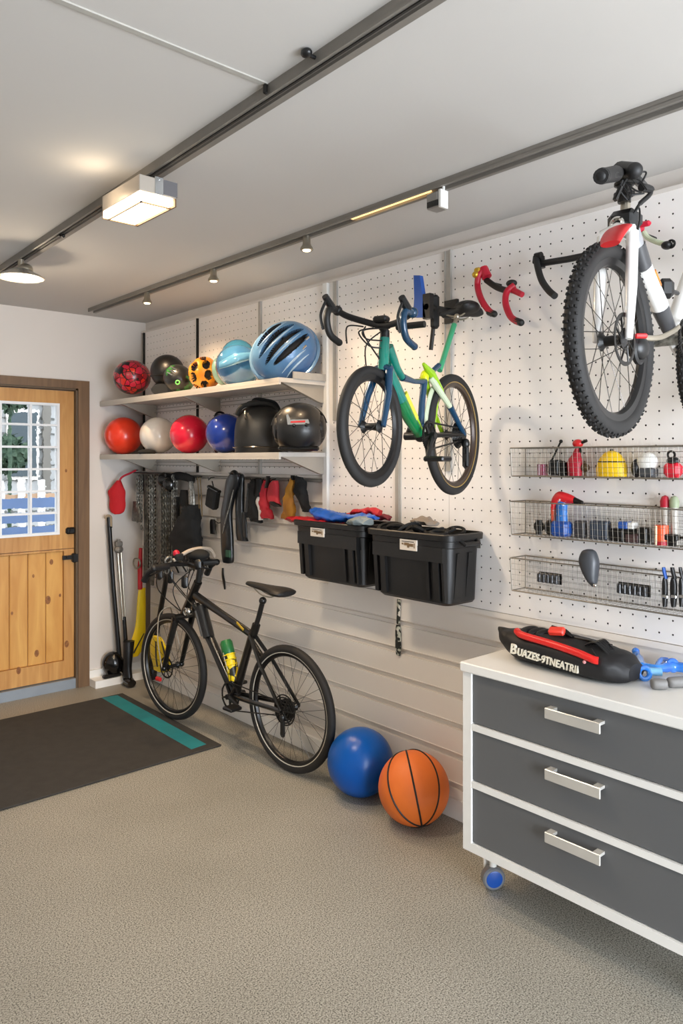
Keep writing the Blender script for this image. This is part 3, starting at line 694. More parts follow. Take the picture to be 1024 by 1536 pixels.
a_ = wx(204, 716, 2.43).y; b_2 = wx(266, 716, 2.45).y
MB().tube([(2.516, a_, 1.462), (2.41, a_, 1.462), (2.41, b_2, 1.462), (2.516, b_2, 1.462)], .005, 8).tube([(2.45, a_, 1.462), (2.45, b_2, 1.462)], .005, 8).build('chain_bar', m_dk, bpy.data.objects['hanging_rail'])
for (px, y1, x, m) in ((206, 790, 2.40, m_ch), (212, 800, 2.42, m_ch), (226, 868, 2.41, m_ch), (233, 872, 2.45, m_chd), (246, 868, 2.42, m_chd), (253, 850, 2.45, m_ch), (259, 845, 2.42, m_ch), (264, 835, 2.47, m_ch), (240, 866, 2.46, m_ch), (219, 868, 2.47, m_chd), (223, 872, 2.44, m_chd), (230, 860, 2.43, m_ch), (236, 874, 2.43, m_chd), (243, 870, 2.44, m_ch), (250, 862, 2.43, m_chd), (262, 850, 2.44, m_chd), (209, 780, 2.43, m_ch)):
    chain(px, 716, y1, x, 'steel chain strand in the thick bundle hanging left of the black sack', m)
for k, (px, y0, y1, w, x) in enumerate(((218, 712, 874, 6, 2.445), (228, 712, 878, 7, 2.455), (238, 714, 870, 7, 2.425), (248, 712, 874, 8, 2.455), (257, 712, 850, 6, 2.47))):
    mb = MB(); hang(mb, [(px, y0, w * .8), (px + 1, (y0 + y1) / 2, w), (px, y1 - 10, w), (px, y1, w * .5)], x, .005)
    tag(mb.build('hanging_strap', mat('dark_webbing', (30, 29, 27), .5, .2, vscale=45, rgb2=(112, 108, 98)), ), 'dark grey webbing strap in the bundle of chains by the corner', 'strap', 'webbing straps among the chains')
# small mesh bag behind
mb = MB(); hang(mb, [(203, 752, 6), (205, 775, 14), (204, 782, 12)], 2.40, .01); tag(mb.build('mesh_pouch', m_chd), 'small dark mesh pouch hanging below the red cap', 'pouch')
# black goggles on top of chains
c = wx(252, 722, 2.42)
t = thing('goggles', 'black goggles with a thick strap hung over the top of the chains', 'goggles', c)
for d_, dz in ((-.04, .01), (.035, -.02)):
    p = c + V((-.01, -d_, dz)); ax = camax(0, 0)
    MB().sph(p, (.042, .05, .03), ax=ax).build('lens_cup', m_blkg, t)
    MB().torus(p - FW * .018, FW, .03, .006, 24, 6).build('rim', m_dk, t)
MB().tube(bez([c + V((0, .05, 0)), c + V((.03, -.05, .035)), c + V((.05, -.14, .03)), c + V((.06, -.22, .01))]), .026, 8, flat=.5, up=(1, 0, 0)).build('strap', m_fab, t)
MB().cyl(c + V((-.02, .0, .04)), c + V((.1, .0, .04)), .012).build('hook', m_dk, t)
# spiky dark claw in the corner
c = wy(214, 718, 4.98)
mb = MB(); mb.lathe([(.001, .03), (.012, .01), (.035, -.03), (.03, -.08), (.001, -.1)], c, (.2, 0, 1), 12); tag(mb.build('cone_hook', m_blkp), 'pointed black rubber cover at the corner end of the hook rail', 'cover')
# black sack (drawstring bag)
t = thing('drawstring_sack', 'wide black drawstring sack hanging between the chains and the long black covers', 'bag', wx(283, 800, XH))
mb = MB(); hang(mb, [(288, 757, 8), (287, 765, 14), (284, 780, 25), (279, 800, 38), (278, 818, 44), (286, 832, 46), (292, 846, 30)], XH - .03, .05, .004); mb.build('bag', m_fab, t)
mb = MB(); hang(mb, [(286, 722, 5), (287, 740, 8), (288, 760, 8)], XH - .02, .012); mb.build('drawcord', m_ch, t)
mb = MB(); hang(mb, [(276, 735, 9), (276, 748, 13), (277, 760, 10)], XH, .012); mb.build('flap', m_fab, t)
mb = MB(); hang(mb, [(265, 745, 6), (264, 780, 8), (263, 805, 9), (268, 822, 12), (275, 830, 6)], XH, .015); mb.build('side_strap', m_fab, t)
# thin cords
mb = MB()
for dx in (0, 4): mb.tube(bez([wx(296 + dx, 716, XH), wx(298 + dx, 745, XH), wx(299 + dx, 775, XH)]), .003, 6)
tag(mb.build('cord', mat('tan_cord', (120, 96, 52), .7)), 'thin tan cord hanging right of the black sack', 'cord')
# black pouch
t = thing('cable_pouch', 'small square black pouch tilted on its hook', 'pouch', wx(318, 755, XH))
c = wx(319, 748, 2.46); u = V((0, -1, -.25)).normalized(); w = V((0, -.25, 1)).normalized()
MB().obox(c, (.10, .12, .05), ax=(u, w, u.cross(w)), bev=.012).build('body', m_fab, t)
MB().obox(c + w * .06, (.13, .02, .03), ax=(u, w, u.cross(w)), bev=.006).tube([c + w * .06, wx(318, 722, 2.49)], .004, 6).build('flap', m_blkp, t)
# clip on white plate
t = thing('wall_clip', 'white hook plate with a small black tag under the square pouch', 'hook', wx(319, 800, 2.52))
a = wx(315, 776, 2.53); b_ = wx(323, 786, 2.53); MB().box(V((2.52, a.y, a.z)), V((2.537, b_.y, b_.z))).build('plate', m_whitem, t, smooth=False)
mb = MB(); hang(mb, [(319, 779, 5), (319, 783, 8), (319, 792, 8), (320, 801, 9)], 2.51, .008); mb.build('tag', m_blkp, t)
MB().tube(bez([wx(323, 782, 2.51), wx(330, 784, 2.5), wx(335, 770, 2.49), wx(345, 748, 2.45)]), .003, 6).build('wire', m_dk, t)
# pair of long black covers
m_cov = mat('vinyl_black', (14, 15, 16), .3, .1, bump=.4, bscale=25, rgb2=(34, 36, 38))
t = thing('ski_cover', 'longer of the two shiny black sleeves hanging side by side', 'sleeve', wx(341, 780, XH))
mb = MB(); hang(mb, [(352, 712, 12), (349, 722, 18), (344, 745, 14), (340, 770, 14), (340, 800, 16), (341, 825, 16), (342, 840, 14), (342, 844, 10)], XH - .03, .022, .002); mb.build('sleeve', m_cov, t)
MB().tube(bez([wx(350, 735, 2.41), wx(344, 760, 2.41), wx(337, 785, 2.41), wx(334, 800, 2.42)]), .0035, 6).build('cord', m_ch, t)
a = wx(341, 828, XH - .055); MB().box(a + V((0, -.02, -.03)), a + V((.01, .02, .01))).build('label', mat('green_patch', (60, 96, 74), .5), t)
t = thing('ski_cover', 'shorter of the two shiny black sleeves hanging side by side', 'sleeve', wx(362, 770, XH))
mb = MB(); hang(mb, [(351, 709, 16), (356, 714, 18), (359, 735, 11), (360, 770, 10), (362, 800, 13), (364, 811, 14)], XH + .0, .02, .002); mb.build('sleeve', m_cov, t)
mb = MB(); hang(mb, [(366, 770, 4), (367, 790, 6), (368, 806, 5)], XH - .01, .008); mb.build('side_tab', m_blkp, t)
mb = MB(); mb.torus(wx(351, 716, XH - .02), (1, 0, 0), .03, .014, 24, 8); mb.build('loop', m_cov, t)
# knife/hand saw, gloves
t = thing('slim_saw', 'slim black tool with a white edge hanging left of the black and white glove', 'tool', wx(372, 750, XH))
mb = MB(); hang(mb, [(373, 725, 3), (372, 745, 4), (370, 775, 5)], XH, .006); mb.build('blade', m_blkp, t)
mb = MB(); hang(mb, [(376, 726, 2), (375, 750, 2.5), (374, 775, 2)], XH - .006, .003); mb.build('edge', m_whitem, t)
mb = MB(); hang(mb, [(368, 768, 8), (368, 776, 7)], XH, .012); mb.build('handle', m_blkp, t)
t = thing('work_glove', 'black glove with a white cuff strip hanging just left of the red glove', 'glove', wx(384, 750, XH))
mb = MB(); hang(mb, [(382, 718, 10), (382, 724, 15), (380, 745, 10), (380, 760, 10), (382, 776, 16), (384, 783, 14)], XH, .02, .003); mb.build('hand', m_fab, t)
mb = MB(); hang(mb, [(389, 719, 7), (389, 730, 8), (387, 745, 6)], XH - .015, .016); mb.build('thumb', m_fab, t)
mb = MB(); hang(mb, [(392, 738, 4), (389, 752, 10), (392, 765, 8), (391, 780, 4)], XH - .005, .012); mb.build('cuff', mat('white_cloth', (214, 206, 200), .8), t)
t = thing('red_glove', 'red cloth glove with a dark top hanging beside the black and white glove', 'glove', wx(399, 750, XH))
mb = MB(); hang(mb, [(401, 720, 5), (397, 735, 8), (396, 755, 11), (400, 770, 15), (402, 777, 13)], XH, .02, .004); mb.build('hand', mat('red_cloth', (172, 26, 40), .7, bump=.3), t)
mb = MB(); hang(mb, [(402, 714, 5), (401, 722, 4), (399, 732, 4)], XH - .012, .008); mb.build('dark_loop', m_dk, t)
t = thing('red_paddle', 'rounded red pad with a dark lower edge hanging left of the mustard cloth', 'pad', wx(411, 740, XH))
mb = MB(); hang(mb, [(413, 721, 4), (411, 727, 12), (409, 740, 16), (411, 752, 16), (415, 758, 12)], XH, .018, .002); mb.build('pad', mat('red_felt', (188, 42, 52), .7, bump=.2), t)
mb = MB(); hang(mb, [(409, 752, 8), (413, 757, 14), (417, 760, 8)], XH - .01, .014); mb.build('edge', m_dk, t)
t = thing('mustard_cloth', 'mustard yellow cloth hanging just left of the dark cloth at the bins', 'cloth', wx(434, 745, XH))
mb = MB(); hang(mb, [(439, 716, 3), (438, 722, 6), (435, 745, 12), (433, 765, 17), (432, 779, 18)], XH, .02, .004); mb.build('cloth', mat('mustard', (188, 132, 34), .75, bump=.3, rgb2=(150, 96, 30)), t)
mb = MB(); hang(mb, [(439, 713, 4), (439, 720, 5)], XH - .005, .01); mb.build('tie', m_fab, t)
mb = MB(); hang(mb, [(450, 715, 8), (449, 726, 14), (453, 742, 14), (458, 760, 8), (459, 768, 7)], XH, .022, .004)
tag(mb.build('dark_cloth', m_fab), 'charcoal cloth hanging last in the row beside the left bin', 'cloth')
mb = MB(); hang(mb, [(334, 852, 1.5), (334, 862, 2.5), (336, 874, 3.5), (337, 884, 1)], 2.53, .005)
tag(mb.build('slat_hook', m_dk), 'tiny black hook stuck in the slats between the handlebar and the saddle', 'hook')

# ================================================================ LEANING IN THE CORNER
def atb(px, py, y): return wy(px, py, y)
t = thing('shovel_pole', 'long black pole with a tan hook end, nearest the door of the leaning tools', 'pole', atb(176, 1010, 4.96))
MB().tube([atb(163, 776, 5.0), atb(170, 880, 4.985), atb(179, 985, 4.96)], .0155, 12).build('shaft', m_blkp, t)
a = atb(160, 778, 4.995); MB().tube(arc(a + V((.008, -.01, .0)), (1, 0, 0), (0, 0, 1), .02, PI, -.2, 10) + [a + V((.028, -.01, -.06))], .009, 8, flat=.6, up=(0, 1, 0)).build('hook', mat('tan_metal', (150, 132, 108), .5, .3), t)
MB().cyl(atb(164, 790, 4.97), atb(168, 791, 4.97), .004).build('pin', m_dk, t)
c = atb(169, 998, 4.975); ax = camax(0, .3)
t = thing('skate_helmet', 'small round glossy black helmet on the floor plinth beside the door', 'helmet', c - V((0, 0, .08)))
c.z = .05 + .085
MB().sph(c, (.074, .06, .084), ax=(RT, FW, V((0, 0, 1))), seg=32, rg=20).build('shell', m_blkg, t)
mb = MB()
for k in range(5):
    a = PI * (k / 5); mb.tube([c - FW * .058 + RT * (math.cos(a) * r_) + V((0, 0, math.sin(a) * r_ * .8 + .005)) + FW * (r_ * .22) for r_ in (.008, .03, .045)], .0025, 6)
mb.build('scratches', m_ch, t)
MB().obox(V((c.x - .02, c.y - .03, .063)), (.13, .04, .022), bev=.008).build('foot_rim', m_blkp, t)
t = thing('ski_poles', 'pair of thin silver ski poles with black lower ends leaning right of the black pole', 'ski poles', atb(186, 1010, 4.97))
for dx in (0, 5):
    MB().tube([atb(176.5 + dx, 826, 5.0), atb(184 + dx * .8, 930, 4.98)], .0065, 10).build('shaft', m_nick, t)
MB().tube([atb(186, 925, 4.98), atb(190, 985, 4.96), atb(191, 1005, 4.955)], [.013, .016, .019], 12).build('lower_sleeve', m_blkp, t)
a = atb(178, 820, 4.99); MB().obox(a + V((0, 0, .02)), (.05, .03, .035), bev=.006).sph(a + V((0, 0, -.02)), (.033, .02, .026)).cyl(a, a + V((0, 0, .05)), .012).build('grip', m_galv, t)
a = atb(188, 998, 4.93); MB().obox(a + V((0, 0, -.005)), (.055, .04, .10), bev=.012).torus(a + V((0, -.02, .03)), (0, 1, 0), .022, .008, 16, 6).torus(a + V((.004, -.02, -.02)), (0, 1, 0), .02, .007, 16, 6).build('binding', m_dk, t)
# yellow paddle with red grip
t = thing('kayak_paddle', 'yellow paddle blade with a long red taped grip leaning in the corner', 'paddle', atb(212, 1000, 4.94))
P0 = lambda px, py: atb(px, py, 4.90)
def flatloft(mb, secs, y, th, sq=.8):
    S = []
    for (px, py, w) in secs:
        c = atb(px, py, y); h = abs(atb(px + w / 2, py, y).x - c.x); S.append((c, V((h, 0, 0)), V((0, th, 0))))
    return loft(mb, S, 14, sq)
flatloft(MB(), [(213, 882, 10), (212, 905, 13), (212, 930, 16), (210, 950, 20), (204, 972, 24), (200, 985, 14)], 4.90, .012).build('blade', m_yel, t)
MB().tube([P0(211, 822), P0(210, 850), P0(210, 884)], [.012, .017, .016], 12).build('grip', mat('red_tape', (176, 22, 30), .5, bump=.4, bscale=60), t)
flatloft(MB(), [(216, 950, 1.5), (208, 965, 2), (200, 980, 3)], 4.885, .003).build('edge_line', m_blkp, t)
MB().torus(atb(205, 845, 4.91), (1, .3, 0), .035, .006, 24, 6).build('wrist_loop', m_nick, t)
t = thing('yellow_fin', 'bright yellow swim fin standing behind the spokes of the black bicycle', 'swim fin', atb(240, 1000, 4.85))
def fl2(secs, x, th):
    mb = MB(); return hang(mb, secs, x, th, 0, 14, .8)
fl2([(236, 955, 10), (238, 968, 24), (240, 985, 30), (242, 1000, 26), (238, 1006, 14)], 2.30, .014).build('blade', m_yel, t)
for dx in (-7, 7): fl2([(238 + dx * .6, 962, 1.5), (241 + dx, 985, 2), (243 + dx, 1000, 1.5)], 2.285, .004).build('rib', m_blkp, t)
fl2([(228, 1002, 8), (226, 1010, 12), (227, 1018, 8)], 2.31, .03).build('foot_pocket', m_blkp, t)
a = fz(201, 1012, 0)
t = thing('boot', 'black boot standing on the floor between the ski poles and the bicycle wheel', 'boot', (2.34, 4.86, 0))
mb = MB(); loft(mb, [(V((2.335, 4.86, .05)), V((.03, 0, 0)), V((0, .05, 0))), (V((2.335, 4.86, .12)), V((.028, 0, 0)), V((0, .035, 0))), (V((2.34, 4.86, .22)), V((.034, 0, 0)), V((0, .032, 0))), (V((2.35, 4.87, .30)), V((.04, 0, 0)), V((0, .034, 0)))], 18); mb.build('shaft', m_blkp, t)
mb = MB(); loft(mb, [(V((2.335, 4.90, .03)), V((.025, 0, 0)), V((0, 0, .028))), (V((2.333, 4.85, .035)), V((.036, 0, 0)), V((0, 0, .034))), (V((2.33, 4.78, .03)), V((.03, 0, 0)), V((0, 0, .024)))], 16); mb.build('foot', m_blkg, t)
# dark boards standing in the corner
for (px0, py0, px1, py1, w, lab, m) in ((221, 870, 224, 1000, 9, 'dark brown board standing upright right behind the yellow paddle', mat('dark_brown_board', (66, 56, 48), .6)),):
    a = wx(px0, py0, 2.46); b_ = wx(px1, py1, 2.44); b_.z = .01
    o = MB().tube([V((2.46, a.y, b_.z)), V((2.47, a.y, 1.15))], .035, 4, flat=.4, up=(1, 0, 0)).build('standing_board', m); tag(o, lab, 'board')
a = wx(250, 868, 2.44); b_ = wx(236, 945, 2.44); dd = (b_ - a); e = a + dd * (a.z / -dd.z) * .985
t = thing('black_pole', 'straight black pole slanting down behind the front wheel of the black bicycle', 'pole', e)
MB().tube([a + V((0, 0, .02)), V((e.x, e.y, .012))], .017, 12).build('shaft', m_blkp, t)
MB().tube([a + V((0, -.05, .03)), a + V((0, .06, .02))], .017, 12).build('cross_grip', m_blkp, t)
# ================================================================ BICYCLES
m_tire = mat('tyre', (26, 24, 23), .7, var=.1, vscale=30)
m_spoke = mat('spoke_steel', (74, 70, 66), .3, .8)
m_rimb = mat('rim_black', (28, 27, 27), .3, .3)
UP = V((0, 0, 1))
def wheel(parent, c, n, R, rt, rimc, wall=None, knobs=False, disc=None, cass=0, nsp=28, hubw=.045, hubr=.016):
    "tyre, rim, spokes, hub as part with sub-parts; n = axle direction"
    n = V(n).normalized(); c = V(c); u, w = basis(n)
    mb = MB(); Rc = R - rt; seg = 72
    mb.torus(c, n, Rc, rt, seg, 12, flat=1.0)
    if knobs:
        for k in range(88):
            a = 2 * PI * k / 88; rad = u * math.cos(a) + w * math.sin(a); tg = n.cross(rad)
            for s in (-.62, -.22, .22, .62) if k % 2 else (-.75, 0, .75):
                d_ = (rad * math.cos(s) + n * math.sin(s)); e = d_.cross(tg)
                mb.obox(c + rad * Rc + d_ * (rt + .001), (rt * .30, .0066, .0062), ax=(e, tg, d_), bev=.001)
    tire = mb.build('wheel', m_tire, parent)
    if wall:
        mb = MB()
        for s in (-1, 1): mb.torus(c + n * (s * rt * .62), n, Rc - rt * .74, rt * .14, seg, 6)
        mb.build('sidewall_stripe', wall, tire)
    Ri = Rc - rt * .95
    mb = MB(); rs = []
    for k in range(seg):
        a = 2 * PI * k / seg; rad = u * math.cos(a) + w * math.sin(a)
        rs.append([c + rad * (Ri + dr) + n * dn for dr, dn in ((.004, -rt * .6), (-.012, -rt * .5), (-.018, 0), (-.012, rt * .5), (.004, rt * .6))])
    mb.rings(rs, closed=True).build('rim', rimc, tire)
    mb = MB()
    for k in range(nsp):
        s = 1 if k % 2 else -1; a = 2 * PI * k / nsp; off = .9 * (1 if (k // 2) % 2 else -1)
        rim_p = c + (u * math.cos(a) + w * math.sin(a)) * (Ri - .014)
        hub_p = c + (u * math.cos(a + off) + w * math.sin(a + off)) * hubr * 1.1 + n * (s * hubw * .75)
        mb.cyl(hub_p, rim_p, .0011, seg=4)
    mb.build('spokes', m_spoke, tire)
    mb = MB(); mb.lathe([(.001, -hubw), (.008, -hubw), (hubr * 1.3, -hubw * .8), (hubr * .7, -hubw * .5), (hubr * .7, hubw * .5), (hubr * 1.3, hubw * .8), (.008, hubw), (.001, hubw)], c, n, 20); mb.build('hub', m_blkp, tire)
    if disc is not None:
        s = disc; mb = MB(); mb.torus(c + n * s, n, .058, .006, 40, 6, flat=.25); mb.torus(c + n * s, n, .024, .004, 20, 6, flat=.4)
        for k in range(8):
            a = 2 * PI * k / 8; mb.cyl(c + n * s + (u * math.cos(a) + w * math.sin(a)) * .02, c + n * s + (u * math.cos(a + .4) + w * math.sin(a + .4)) * .056, .0025, seg=5)
        mb.build('brake_disc', m_dk, tire)
    if cass:
        mb = MB(); s = 1 if cass > 0 else -1
        for k in range(7):
            r = .052 - k * .005; mb.torus(c + n * (s * (.018 + k * .004)), n, r, .0022, 30, 4); mb.lathe([(.01, 0), (r, 0), (r, .001), (.01, .001)], c + n * (s * (.018 + k * .004)), n, 30)
        mb.build('cassette', m_dk, tire)
    return tire
def crankset(parent, bb, n, L, side=1, cr=.07, ang=-1.2, mcol=None, pedal=True):
    n = V(n).normalized(); f = n.cross(UP).normalized(); bb = V(bb)
    k = bb + n * (side * .035); mb = MB(); mb.torus(k, n, cr, .004, 44, 5)
    u, w = basis(n)
    for j in range(44):
        a = 2 * PI * j / 44; mb.obox(k + (u * math.cos(a) + w * math.sin(a)) * (cr + .005), (.004, .004, .003), ax=(u, w, n))
    for j in range(5):
        a = 2 * PI * j / 5 + .3; mb.tube([k, k + (u * math.cos(a) + w * math.sin(a)) * cr], [.009, .005], 6)
    mb.build('chainring', m_dk, parent)
    d_ = (f * math.cos(ang) + UP * math.sin(ang)); mb = MB()
    mb.tube([bb + n * (side * .05), bb + n * (side * .055) + d_ * L], [.013, .009], 10, flat=.7, up=n); mb.tube([bb - n * (side * .05), bb - n * (side * .055) - d_ * L], [.013, .009], 10, flat=.7, up=n)
    mb.cyl(bb - n * .06, bb + n * .06, .014); cr_o = mb.build('crank', mcol or m_blkp, parent)
    if pedal:
        for s, q in ((side, 1), (-side, -1)):
            p = bb + n * (s * .095) + d_ * (L * q); MB().obox(p, (.075, .075, .018), ax=(f, n, UP), bev=.005).cyl(bb + n * (s * .05) + d_ * (L * q), p, .006).build('pedal', m_blkp, parent)
def chainpath(parent, bb, hub, n, side, r1, r2):
    n = V(n).normalized(); bb = V(bb) + n * (side * .035); hub = V(hub) + n * (side * .035); d_ = (hub - bb).normalized(); w = n.cross(d_).normalized()
    pts = [bb + w * r1, hub + w * r2] + [hub + w * (r2 * math.cos(a)) + d_ * (r2 * math.sin(a)) for a in (.6, 1.2, 1.9, 2.5)] + [hub - w * r2, bb - w * r1] + [bb + w * (r1 * math.cos(a)) - d_ * (r1 * math.sin(a)) for a in (2.5, 1.9, 1.2, .6)]
    MB().tube(pts, .0035, 5, closed=True).build('chain', m_dk, parent)
def derail(parent, hub, n, side):
    n = V(n).normalized(); h = V(hub) + n * (side * .05); mb = MB(); mb.sph(h + V((0, 0, -.035)), (.016, .016, .02)); mb.obox(h + V((0, 0, -.085)), (.014, .03, .08), bev=.005)
    mb.torus(h + V((0, 0, -.06)), n, .013, .004, 16, 5); mb.torus(h + V((0, 0, -.115)), n, .014, .004, 16, 5); mb.build('derailleur', m_blkp, parent)
def saddle(parent, nose, tail, n, wd, m, drop=.05):
    nose = V(nose); tail = V(tail); n = V(n).normalized(); mb = MB(); ax = tail - nose
    S = [(nose, .25, .4), (nose + ax * .12, .3, .55), (nose + ax * .4, .38, .7), (nose + ax * .62, .62, .8), (nose + ax * .82, 1, .9), (nose + ax * .96, .95, .7), (tail, .6, .4)]
    loft(mb, [(c - UP * .006, n * (wd * a), UP * (.026 * b)) for c, a, b in S], 18); s = mb.build('saddle', m, parent)
    mb = MB()
    for q in (-1, 1): mb.tube(bez([nose + ax * .15 - UP * .012 + n * (q * .012), nose + ax * .4 - UP * drop * .8 + n * (q * .02), nose + ax * .65 - UP * drop * .8 + n * (q * .02), nose + ax * .88 - UP * .01 + n * (q * .03)]), .0035, 6)
    mb.build('saddle_rails', m_nick, s)

# ---- black bicycle on the floor
fh = fz(259, 1081, 0); rh = fz(435, 1157, 0)
Rb = .313; fh = V((fh.x, fh.y, Rb + .012)); rh = V((rh.x, rh.y, Rb + .001))
dirb = V((fh.x - rh.x, fh.y - rh.y, 0)).normalized(); nb = V((-dirb.y, dirb.x, 0))   # nb points to the room (-x)
Q = lambda px, py: vp(px, py, rh, dirb)
m_fr = mat('frame_black', (13, 12, 11), .28, var=.05, coat=.3)
t = thing('bicycle', 'black city bicycle standing on the floor by the mat, leaning at the slat wall', 'bicycle', ((fh.x + rh.x) / 2, (fh.y + rh.y) / 2, 0))
HT, HB, BB, ST = Q(297, 873), Q(276, 921), Q(353, 1042), Q(384, 938)
TJ = Q(293, 893); DJ = Q(293, 908); SJ = Q(378, 952)
mb = MB()
mb.tube([HT, HB], .0245, 14); mb.tube([TJ, TJ * .5 + SJ * .5, SJ], [.026, .021, .021], 14, flat=.75, up=nb)
mb.tube([DJ, DJ * .5 + BB * .5, BB], [.028, .026, .028], 14); mb.tube([BB, SJ, ST], [.024, .020, .018], 14); mb.sph(BB, .034)
for s in (-1, 1):
    o = nb * (s * .045)
    mb.tube([BB + nb * (s * .02), BB * .6 + rh * .4 + o * .9, rh + nb * (s * .06)], [.014, .013, .011], 10, flat=.9, up=nb)
    mb.tube([SJ + UP * .0 + nb * (s * .014), SJ * .6 + rh * .4 + o, rh + nb * (s * .06)], [.011, .010, .009], 10)
mb.tube([Q(376, 958), Q(398, 992)], .012, 8)
mb.build('frame', m_fr, t)
MB().box(rh * .5 + fh * .5, rh * .5 + fh * .5 + V((.001, .001, .001)))
p = Q(363, 939) + nb * .019; MB().tube([Q(359, 933) + nb * .0185, Q(369, 944) + nb * .0185], .008, 8, flat=.3, up=nb).build('yellow_decal', mat('gold_decal', (190, 156, 40), .5), t)
mb = MB(); mb.tube([Q(302, 915) + nb * .03, Q(312, 952) + nb * .03], .016, 12); mb.build('pump', mat('pump_grey', (108, 108, 108), .3, .6), t)
mb = MB(); mb.tube([Q(304, 908) + nb * .012, Q(316, 955) + nb * .012], .034, 12, flat=.8); mb.build('battery_case', m_fr, t)
nf = (nb - dirb * .05).normalized()          # steered axle
ff = nf.cross(UP); ff = ff if ff.dot(dirb) > 0 else -ff
mb = MB(); CR = HB + UP * -.01
mb.tube([CR + nf * .075, CR, CR - nf * .075], .018, 12)
for s in (-1, 1): mb.tube([CR + nf * (s * .062), fh * .45 + CR * .55 + nf * (s * .062), fh + nf * (s * .062)], [.019, .017, .013], 12)
mb.sph(fh + nf * .062, .018); mb.sph(fh - nf * .062, .018)
fk = mb.build('fork', m_fr, t)
MB().tube([CR + nf * .062 - UP * .02, (fh * .5 + CR * .5) + nf * .062], .0195, 12).build('fork_slider', mat('slider_grey', (60, 58, 55), .25, .7), fk)
m_rs = mat('reflex_stripe', (196, 190, 176), .35, var=.03)
wheel(t, fh, nf, Rb, .021, m_rimb, m_rs, disc=.045, nsp=32)
wheel(t, rh, nb, Rb, .021, m_rimb, m_rs, disc=None, cass=1, nsp=32)
mb = MB()
for r_ in (.02, .035, .05, .062, .074): mb.torus(rh + nb * (.052 - r_ * .2), nb, r_, .0035, 40, 6)
for k in range(6): a = k * PI / 3; mb.cyl(rh + nb * .05, rh + nb * .038 + (dirb * math.cos(a) + UP * math.sin(a)) * .074, .005, seg=6)
mb.build('sprocket_guard', m_dk, t)
crankset(t, BB, nb, .10, 1, .07, -2.85)
chainpath(t, BB, rh, nb, 1, .075, .03); derail(t, rh, nb, 1)
# wire stay over the wheel
mb = MB()
for s in (-1, 1): mb.tube(bez([fh + nf * (s * .075), fh + nf * (s * .07) + UP * .16 + ff * .05, fh + nf * (s * .045) + UP * .30 + ff * .07, fh + UP * .345 + ff * .04 + nf * (s * .01)]), .0035, 6)
mb.tube(bez([fh + UP * .345 + ff * .04 + nf * .01, fh + UP * .35 - ff * .02, CR + nf * .03]), .0035, 6); mb.build('mudguard_stay', m_nick, t)
MB().obox(fh + nf * .03 - UP * .09 - ff * -.1, (.05, .02, .025), ax=(ff, nf, UP), bev=.006).build('reflector', m_red, t)
MB().sph(Q(294, 915) + nb * .05, (.022, .022, .022)).torus(Q(294, 915) + nb * .07, nb, .02, .004, 20, 6).build('bell_lamp', m_chrome, t)
mb = MB(); mb.tube([ST, Q(388, 925), Q(394, 902)], [.0135, .0135, .0135], 12); mb.sph(Q(394, 901), .02); mb.build('seat_post', m_blkp, t)
MB().tube([ST - (ST - BB).normalized() * .05, ST + (ST - BB).normalized() * .005], .0225, 12).build('seat_clamp', m_dk, t)
saddle(t, Q(372, 873), Q(432, 889), nb, .07, m_blk)
# handlebar
SH = Q(300, 852); HC = Q(284, 846); hn = (nb + dirb * .1).normalized()
mb = MB(); mb.tube([HT, SH + UP * .0], .0165, 12); mb.tube([SH, HC], .018, 12); mb.build('stem', m_blkp, t)
mb = MB(); mb.tube(bez([HC + hn * .24 - dirb * .03 + UP * -.005, HC + hn * .14 - dirb * .01 + UP * .01, HC, HC - hn * .10 - dirb * .01 + UP * .01, HC - hn * .16 - dirb * .03]), .0125, 10); hb = mb.build('handlebar', m_blkp, t)
for s in (-1, 1):
    e = HC + hn * (s * (.24 if s > 0 else .16)) - dirb * .03; i = HC + hn * (s * (.14 if s > 0 else .08)) - dirb * .01
    MB().tube([i, e], [.017, .018], 10).sph(e, .019).build('grip', m_blk, t)
    MB().tube(bez([i + dirb * .02, i + dirb * .05 - UP * .02, e + dirb * .05 - UP * .05]), .006, 8).obox(i + dirb * .025, (.045, .04, .03), ax=(hn, dirb, UP), bev=.008).build('brake_lever', m_dk, t)
    MB().tube([e - hn * (s * .01), e + dirb * .06 + UP * -.03, e + dirb * .10 - UP * .08], [.016, .015, .019], 10).build('bar_end', m_blk, t)
    MB().torus(i - dirb * .0 + UP * .035, (dirb + UP * .4), .02, .006, 20, 8).build('shifter', m_ch, t)
for k in range(7):
    a = HC + hn * random.uniform(-.2, .2) + dirb * .03; b_ = (CR if k % 2 else DJ) + nb * random.uniform(-.02, .03)
    m_ = a * .5 + b_ * .5 + dirb * random.uniform(.04, .12) + hn * random.uniform(-.06, .06)
    MB().tube(bez([a, m_, b_]), .0032, 6).build('cable', m_blkp if k % 3 else m_dk, t)
c = HC + UP * .05 + dirb * -.01
MB().tube(bez([c - hn * -.11 + UP * -.02, c + UP * .03, c - hn * .12 + UP * .03, c - hn * .16 + UP * -.02]), .011, 8).build('pale_loop', mat('pale_tape', (170, 156, 140), .6), t)
MB().sph(c - hn * .05, (.06, .08, .035)).obox(c + hn * .08, (.05, .05, .04), ax=(hn, dirb, UP), bev=.008).build('bar_bag', m_fab, t)
MB().sph(c + hn * .09 + UP * .02, .02).build('red_lamp', m_crim, t)
MB().obox(c + hn * .04 - UP * .03 + dirb * .06, (.05, .03, .035), ax=(hn, dirb, UP), bev=.01).sph(c - hn * .12 - UP * .04 + dirb * .05, .024).build('head_lamp', m_chrome, t)
